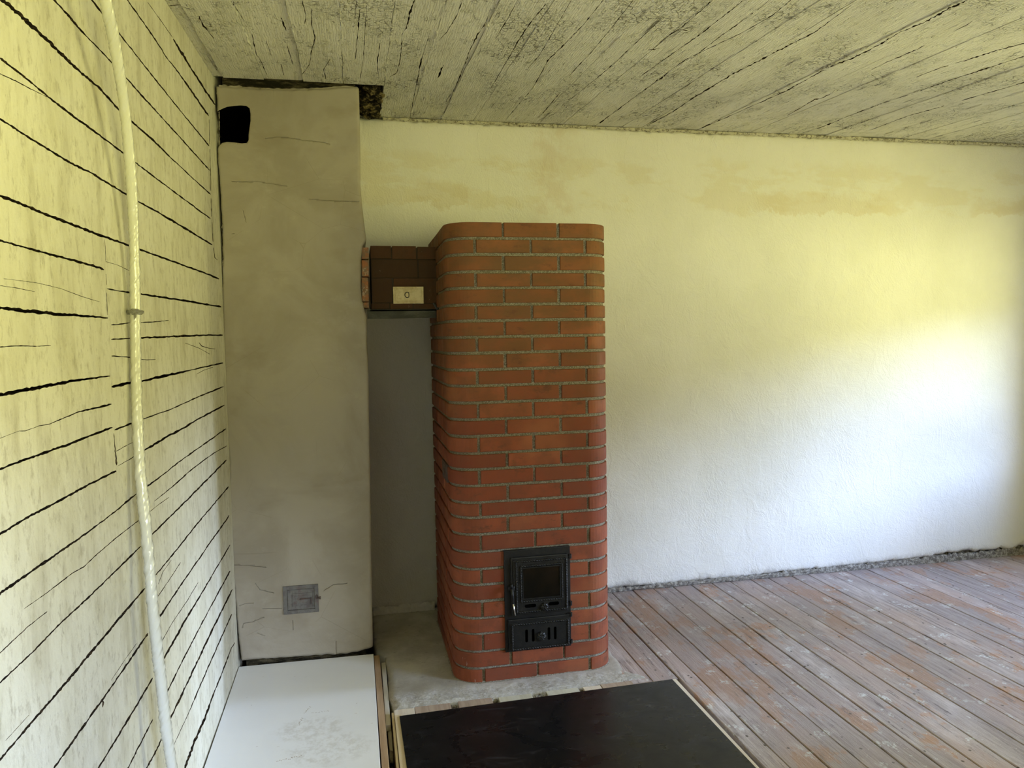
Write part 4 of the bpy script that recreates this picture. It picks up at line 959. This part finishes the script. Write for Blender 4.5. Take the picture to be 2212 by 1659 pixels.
# ---- small iron hatch on the stove's left side
a, b = -0.772, -0.600
bm = bmesh.new(); box(bm, SX0 - 0.003, SX0 + 0.02, a, b, 0.845, 0.925, 0.001); box(bm, SX0 - 0.0045, SX0, a + 0.010, b - 0.010, 0.855, 0.915, 0.001)
tube(bm, [(SX0 - 0.007, (a+b)/2 + 0.010 * math.cos(t), 0.885 + 0.012 * math.sin(t)) for t in [i * 2 * math.pi / 16 for i in range(17)]], 0.0018, 6)
obj('side_hatch', bm, M_rust, parent=stove, label='small rusty iron hatch on the left side')

# ---- brick flue joining stove and chimney
FY = -0.500
def fxz(x, y): p = atY(x, y, FY); return p.x, p.z
bm = bmesh.new(); lay = bm.verts.layers.float.new('tone')
def fbrick(xa, xb, ya, yb, tone, dy=0.0):
    x0, z1 = fxz(xa, ya); x1, z0 = fxz(xb, yb); k0 = len(bm.verts)
    box(bm, x0, x1, FY + dy, FY + 0.20, z0, z1, 0.0012)
    bm.verts.ensure_lookup_table()
    for v in bm.verts[k0:]: v[lay] = tone
for r in [(800,845,531,558.5),(846.5,899,531.5,559.5),(901.5,950,533,560),(802,902,560.5,600),(904,950,561.5,600.5),(803,847.5,601.5,653.5),(850,950,601.5,654.5),(802,841,655.5,667),(843,891.5,655.5,667),(893.5,950,656.5,667)]:
    fbrick(*r, random.random(), random.uniform(-0.002, 0.002))
p0 = fxz(799, 533); p1 = fxz(948, 668)
fl = bpy.data.objects.new('flue_connector', None); COL.objects.link(fl); fl.parent = stove; fl.location = Vector(((p0[0] + p1[0]) / 2, FY, p1[1])) - stove.location
fl['label'] = 'sooty brown brick flue joining stove and chimney'
obj('brickwork', bm, M_oldbrick, parent=fl)
bm = bmesh.new(); box(bm, 0.636, 0.930, FY + 0.005, -0.20, p1[1] - 0.002, p0[1] - 0.002); obj('mortar', bm, M_oldmortar, parent=fl)
bm = bmesh.new(); a = fxz(790, 668.5); b = fxz(950, 686.5)
box(bm, 0.613, 0.930, FY - 0.006, FY + 0.012, b[1], a[1] - 0.001, 0.0015); box(bm, 0.624, 0.930, FY - 0.006, -0.22, a[1] - 0.010, a[1] - 0.002, 0.001)
obj('steel_lintel', bm, M_steel, parent=fl, label='dark steel angle under the flue bricks')
bm = bmesh.new(); p = Vector((*fxz(936, 655), 0)); q = Vector((*fxz(946, 668), 0))
tube(bm, [(p.x, FY - 0.012, p.y), ((p.x+q.x)/2, FY - 0.010, (p.y+q.y)/2 - 0.003), (q.x, FY - 0.004, q.y)], 0.006, 8)
obj('bent_pin', bm, M_steel, parent=fl)

# damper plate: a thing fixed into the flue
dx0, dz1 = fxz(848.5, 619.5); dx1, _ = fxz(914.5, 622); _, dz0 = fxz(880, 656)
dm = empty('damper_plate', ((dx0 + dx1) / 2, FY, dz0), 'cream-painted damper plate set in the brick flue, with a dark D-shaped ring', 'damper')
bm = bmesh.new(); yd = FY - 0.005
box(bm, dx0, dx1, yd, FY - 0.0022, dz0, dz1, 0.0012); frame_box(bm, dx0 + 0.001, dx1 - 0.001, dz0 + 0.001, dz1 - 0.001, 0.005, yd - 0.0042, yd + 0.002, 0.0008)
frame_box(bm, dx0 + 0.0100, dx1 - 0.0100, dz0 + 0.0100, dz1 - 0.0100, 0.003, yd - 0.0035, yd + 0.002, 0.0008)
cx_ = (dx0 + dx1) / 2; cz_ = (dz0 + dz1) / 2 + 0.001
box(bm, cx_ - 0.020, cx_ + 0.026, yd - 0.002, yd + 0.002, cz_ - 0.014, cz_ + 0.014, 0.001)
obj('plate', bm, M_damper, parent=dm)
bm = bmesh.new(); P = [(cx_ - 0.006 + 0.0105 * math.cos(t), cz_ + 0.0125 * math.sin(t)) for t in [math.pi / 2 + math.pi * i / 12 for i in range(13)]]
P += [(cx_ + 0.001, cz_ - 0.0105), (cx_ + 0.002, cz_), (cx_ + 0.001, cz_ + 0.0105), P[0]]
tube(bm, [(x, yd - 0.006, z) for x, z in P], 0.0018, 8); obj('pull_ring', bm, M_iron, parent=dm, smooth=True, label='dark iron pull ring')

# ================================================================== PANELS AND PLANKS OVER THE FLOOR PIT
PIT = -0.30
# white sheet
PZ = 0.035
pc = [atZ(510.5, 1437.5, PZ), atZ(807, 1411.5, PZ)]
ws = empty('white_panel', (0.3, -1.4, PZ - 0.012), 'white laminated panel lying on the floor in front of the chimney', 'panel')
bm = bmesh.new(); zt, zb = PZ, PZ - 0.014; xl_, xr_ = -0.0 + 0.003, 0.5935
P = [(0.0035, -0.5790), (0.5925, -0.5905), (0.5940, -2.45), (0.0100, -2.45)]
a = [bm.verts.new((x, y, zt)) for x, y in P]; b = [bm.verts.new((x, y, zb)) for x, y in P]
bm.faces.new(a[::-1]); bm.faces.new(b)
for i in range(4): bm.faces.new([a[i], a[(i+1) % 4], b[(i+1) % 4], b[i]])
bmesh.ops.bevel(bm, geom=[e for e in bm.edges], offset=0.0008, segments=1, affect='EDGES')
obj('panel_sheet', bm, M_sheet, parent=ws)
bm = bmesh.new(); rn = random.Random(8)
def scuff(p, q, wd, nseg):
    p = atZ(*p, PZ); q = atZ(*q, PZ); d = (q - p); L = d.length; d.normalize(); nn = Vector((-d.y, d.x, 0))
    for i in range(nseg):
        t0 = (i + rn.uniform(0, .5)) / nseg; t1 = t0 + rn.uniform(.3, .6) / nseg; o = nn * rn.uniform(-wd, wd); hw = rn.uniform(0.25, 0.7) * wd
        A = p + d * L * t0 + o; B = p + d * L * min(1, t1) + o
        c4 = [A - nn * hw, A + nn * hw, B + nn * hw * .8, B - nn * hw * .8]
        lo4 = [bm.verts.new((v.x, v.y, PZ - 0.0002)) for v in c4]; hi4 = [bm.verts.new((v.x, v.y, PZ + 0.0004)) for v in c4]
        bm.faces.new(hi4)
        for k in range(4): bm.faces.new([lo4[k], lo4[(k+1) % 4], hi4[(k+1) % 4], hi4[k]])
scuff((671,1526), (658,1541), 0.0035, 9); scuff((654,1550), (645,1567), 0.0035, 9); scuff((673,1540), (712,1536), 0.0028, 12); scuff((596,1645), (652,1633), 0.005, 16)
for px in ((531,1507),(553,1613),(768,1520),(766,1542),(737,1601),(598,1613),(800,1563),(566,1463),(659,1463),(634,1461)): scuff(px, (px[0] + 5, px[1] - 1), 0.0016, 2)
obj('dirt_specks', bm, M_mark, parent=ws, label='brown scuffs and specks of dirt')['kind'] = 'stuff'
def bar(name, x0, x1, y0, y1, z0, z1, mt, label, cat, bev=0.0015, skew=0.0, group=None):
    bm = bmesh.new(); box(bm, x0, x1, y0, y1, z0, z1, bev)
    for v in bm.verts: v.co.x += skew * (v.co.y - y1)
    return tag(obj(name, bm, mt), label, cat, group)
bar('batten', 0.5945, 0.6200, -2.45, -0.575, -0.10, 0.020, M_pine, 'brown pine batten along the right edge of the white panel', 'batten', skew=-0.004)
bar('joist', 0.010, 0.060, -2.45, -0.64, PIT, 0.0205, M_pine, 'wooden joist under the left edge of the white panel', 'joist')
bar('joist', 0.300, 0.350, -2.45, -0.64, PIT, 0.0205, M_pine, 'wooden joist under the middle of the white panel', 'joist')
bar('wood_strip', 0.6270, 0.6460, -1.168, -0.600, -0.032, -0.006, M_greywood, 'grey-painted wood strip in the gap between white panel and hearth', 'strip', skew=0.004)
bm = bmesh.new(); box(bm, 0.631, 0.646, -1.30, -0.62, -0.085, -0.036, 0.003)
bmesh.ops.subdivide_edges(bm, edges=bm.edges[:], cuts=3, use_grid_fill=True)
for v in bm.verts: v.co += Vector((0.003, 0.006, 0.003)) * nz(v.co.x * 50, v.co.y * 50, v.co.z * 50)
tag(obj('concrete_edge', bm, M_greywood), 'pale broken block lying in the narrow gap under the wood strip', 'block')
bm = bmesh.new(); rn = random.Random(2)
sheet(bm, 10, 60, lambda u, v: (0.630 + 0.016 * u, -2.4 + 1.35 * v, -0.115 + 0.018 * nz(u * 3, v * 30, 1) + 0.010 * nz(u * 9, v * 90, 1)))
for i in range(40):
    c0 = Vector((rn.uniform(0.635, 0.642), rn.uniform(-1.75, -1.28), -0.108)); r = rn.uniform(0.003, 0.006)
    res = bmesh.ops.create_icosphere(bm, subdivisions=2, radius=r, matrix=Matrix.Translation(c0))
    for v in res['verts']: v.co = c0 + (v.co - c0) * (1 + 0.5 * nz(v.co.x * 60, v.co.y * 60, v.co.z * 60))
box(bm, 0.630, 0.646, -2.4, -1.02, -0.30, -0.13)
tag(obj('rubble', bm, M_rubble), 'brown rubble at the bottom of the gap between the two panels', 'rubble', kind='stuff')

# planks carrying the black sheet: their ends show along the hearth
ZP = 0.008
M_plk = [M_fresh, M_pinkwood, M_greywood, M_pinkwood, M_greywood, M_fresh, M_pinkwood]
spans = [(0.6600, 0.7400, 0, 'short pale plank end at the left corner of the black sheet'), (0.7420, 0.8850, 1, 'pinkish plank end, second from the left behind the black sheet'),
         (0.9160, 1.0550, 1, 'plank end behind the black sheet, left of the stove door'), (1.0830, 1.2210, 2, 'grey plank end behind the black sheet, below the left half of the stove door'),
         (1.2840, 1.4220, 2, 'greyish plank end behind the black sheet, below the right half of the stove door'), (1.4440, 1.5200, 0, 'white plank end behind the black sheet near the right corner of the stove'),
         (1.5230, 1.6610, 1, 'brown plank end at the right end of the hearth front')]
for i, (x0, x1, mi, lb) in enumerate(spans):
    rn = random.Random(40 + i)
    bar('plank', x0, x1, -2.40, -1.078 + rn.uniform(-0.003, 0.003) - (0.008 if i == 0 else 0), ZP - 0.024, ZP - 0.001 * (i % 2), [M_fresh, M_pinkwood, M_greywood][mi], lb, 'plank', group='planks under the black sheet')
bm = bmesh.new(); rn = random.Random(77)
for x in (0.900, 1.069, 1.252, 1.432):
    for k in range(10):
        c0 = Vector((x + rn.uniform(-0.010, 0.010), -1.083 + rn.uniform(-0.012, 0.004), -0.006)); r = rn.uniform(0.004, 0.009)
        res = bmesh.ops.create_icosphere(bm, subdivisions=1, radius=r, matrix=Matrix.Translation(c0))
        for v in res['verts']: v.co = c0 + (v.co - c0) * (1 + 0.6 * nz(v.co.x * 90, v.co.y * 90, v.co.z * 90))
tag(obj('mortar_crumbs', bm, M_rough), 'grey mortar crumbs fallen between the plank ends along the hearth', 'mortar', kind='stuff')
bar('trimmer_board', 0.6500, 0.6590, -2.40, -1.100, -0.13, 0.006, M_tan, 'thin tan board on edge along the left side of the black sheet', 'board', skew=0.004)
bar('side_board', 0.6600, 0.6850, -2.40, -1.136, 0.0085, 0.0125, M_tan, 'pale pine strip showing beside the left edge of the black sheet', 'board', skew=0.0)
bar('floor_joist', 0.655, 1.850, -1.16, -1.10, -0.20, ZP - 0.0255, M_pine, 'pine joist crossing under the planks in front of the hearth', 'joist')
bar('floor_joist', 0.655, 1.850, -1.96, -1.90, -0.20, ZP - 0.0255, M_pine, 'pine joist crossing under the far-from-hearth half of the planks', 'joist')
for k, (x0, x1) in enumerate(((1.664, 1.750), (1.752, 1.8560))):
    bar('plank', x0, x1, -2.40, -1.096, ZP - 0.024, ZP - 0.004, [M_pinkwood, M_fresh][k], ['brown plank under the right part of the black sheet', 'pale plank showing along the right edge of the black sheet'][k], 'plank', group='planks under the black sheet', skew=0.004 * k)
# the black sheet
SZ = 0.016
bm = bmesh.new()
P = [atZ(863, 1546.6, SZ), atZ(1452, 1467, SZ)]
q = [(P[0].x, P[0].y), (P[1].x, P[1].y), (1.8340, -2.35), (0.6920, -2.35)]
a = [bm.verts.new((x, y, SZ)) for x, y in q]; b = [bm.verts.new((x, y, SZ - 0.0065)) for x, y in q]
bm.faces.new(a[::-1]); bm.faces.new(b)
for i in range(4): bm.faces.new([a[i], a[(i+1) % 4], b[(i+1) % 4], b[i]])
tag(obj('black_sheet', bm, M_dark), 'smeared black board lying flat on the planks in front of the stove', 'board')

# ================================================================== PLASTIC-WRAPPED CABLE
cab = empty('wrapped_cable', (0.02, -2.05, 0.0), 'thick cable in twisted translucent plastic film hanging down the log wall', 'cable')
cp = [(224,-30,0.075),(232,20,0.072),(245,80,0.068),(255,140,0.063),(266,210,0.057),(275,290,0.050),(282,370,0.043),(287,450,0.036),(290,530,0.029),(291.5,600,0.024),(292,680,0.019),(293,760,0.017),(295,850,0.018),(299,950,0.022),(305,1040,0.028),(313,1120,0.034),(322,1210,0.040),(328,1290,0.044),(337,1380,0.048),(345,1450,0.051),(353,1520,0.054),(361,1590,0.057),(372,1660,0.060),(386,1740,0.063)]
cp3 = [atX(x, y, d) for x, y, d in cp]
def catmull(P, k=14):
    out_ = []
    for i in range(len(P) - 1):
        p0 = P[max(0, i-1)]; p1 = P[i]; p2 = P[i+1]; p3 = P[min(len(P)-1, i+2)]
        for j in range(k):
            t = j / k; out_.append(0.5 * ((2*p1) + (p2-p0)*t + (2*p0-5*p1+4*p2-p3)*t*t + (3*p1-p0-3*p2+p3)*t**3))
    out_.append(P[-1]); return out_
path = catmull(cp3, 26); bm = bmesh.new(); seg = 40; rings = []; L = 0
prev = None
for i, p in enumerate(path):
    t = (path[min(i+1, len(path)-1)] - path[max(i-1, 0)]).normalized()
    if i: L += (p - path[i-1]).length
    a = Vector((0, 1, 0)); a = (a - t * a.dot(t)).normalized(); b = t.cross(a)
    f = i / len(path); r0 = 0.0112 + 0.0012 * f + 0.0012 * nz(1, L * 6, 2) + (0.0012 * max(0, nz(1, L * 16, 7)) if f > 0.55 else 0)
    ring_ = []
    for k in range(seg):
        th = 2 * math.pi * k / seg; ph = th - L * 60
        fold = 0.022 * math.sin(3 * ph + 0.8 * math.sin(L * 23)) + 0.10 * nz(math.cos(ph) * 2.6, math.sin(ph) * 2.6, L * 9) + 0.030 * abs(math.sin(5 * ph + 4 * nz(1, L * 14, 3))) + 0.018 * math.sin(11 * ph + 5 * nz(2, L * 11, 5)) + (0.22 * max(0, nz(math.cos(ph) * 1.5, math.sin(ph) * 1.5, L * 24)) if f > 0.5 else 0)
        ring_.append(bm.verts.new(p + (a * math.cos(th) + b * math.sin(th)) * r0 * (1 + fold)))
    rings.append(ring_)
for u, v in zip(rings[:-1], rings[1:]):
    for k in range(seg): bm.faces.new([u[k], u[(k+1) % seg], v[(k+1) % seg], v[k]])
bm.faces.new(rings[0][::-1]); bm.faces.new(rings[-1])
obj('plastic_film', bm, M_film, parent=cab, smooth=True)
bm = bmesh.new(); c0 = atX(291.5, 673, 0.020); rn = random.Random(6)
for k in range(3):
    P = []
    for j in range(22):
        t = 2 * math.pi * j / 20; P.append((c0.x + 0.0165 * math.sin(t) + rn.uniform(-1, 1) * 0.001, c0.y + 0.0165 * math.cos(t) + rn.uniform(-1, 1) * 0.001, c0.z - 0.004 + 0.003 * k + 0.002 * math.sin(2 * t + k)))
    tube(bm, P, lambda t: 0.0028 * rn.uniform(0.6, 1.2), 6)
for k in range(14):   # crumpled ends either side
    s = -1 if k % 2 else 1; q = c0 + Vector((rn.uniform(0.0, 0.012), s * rn.uniform(0.008, 0.018), rn.uniform(-0.008, 0.007)))
    res = bmesh.ops.create_icosphere(bm, subdivisions=1, radius=rn.uniform(0.003, 0.0055), matrix=Matrix.Translation(q))
    for v in res['verts']: v.co = q + (v.co - q) * rn.uniform(0.5, 1.3)
for k in range(3): tube(bm, [c0 + Vector((0.004, -0.014 + 0.003*k, -0.002)), c0 + Vector((0.004, -0.0165 + 0.003*k, -0.014)), c0 + Vector((0.002, -0.0155 + 0.003*k, -0.021 + 0.003*k))], lambda t: 0.0022 * (1 - 0.7 * t), 5)
obj('tape_tie', bm, M_clear, parent=cab, label='crumpled clear tape tie around the cable')
bpy.context.view_layer.update()
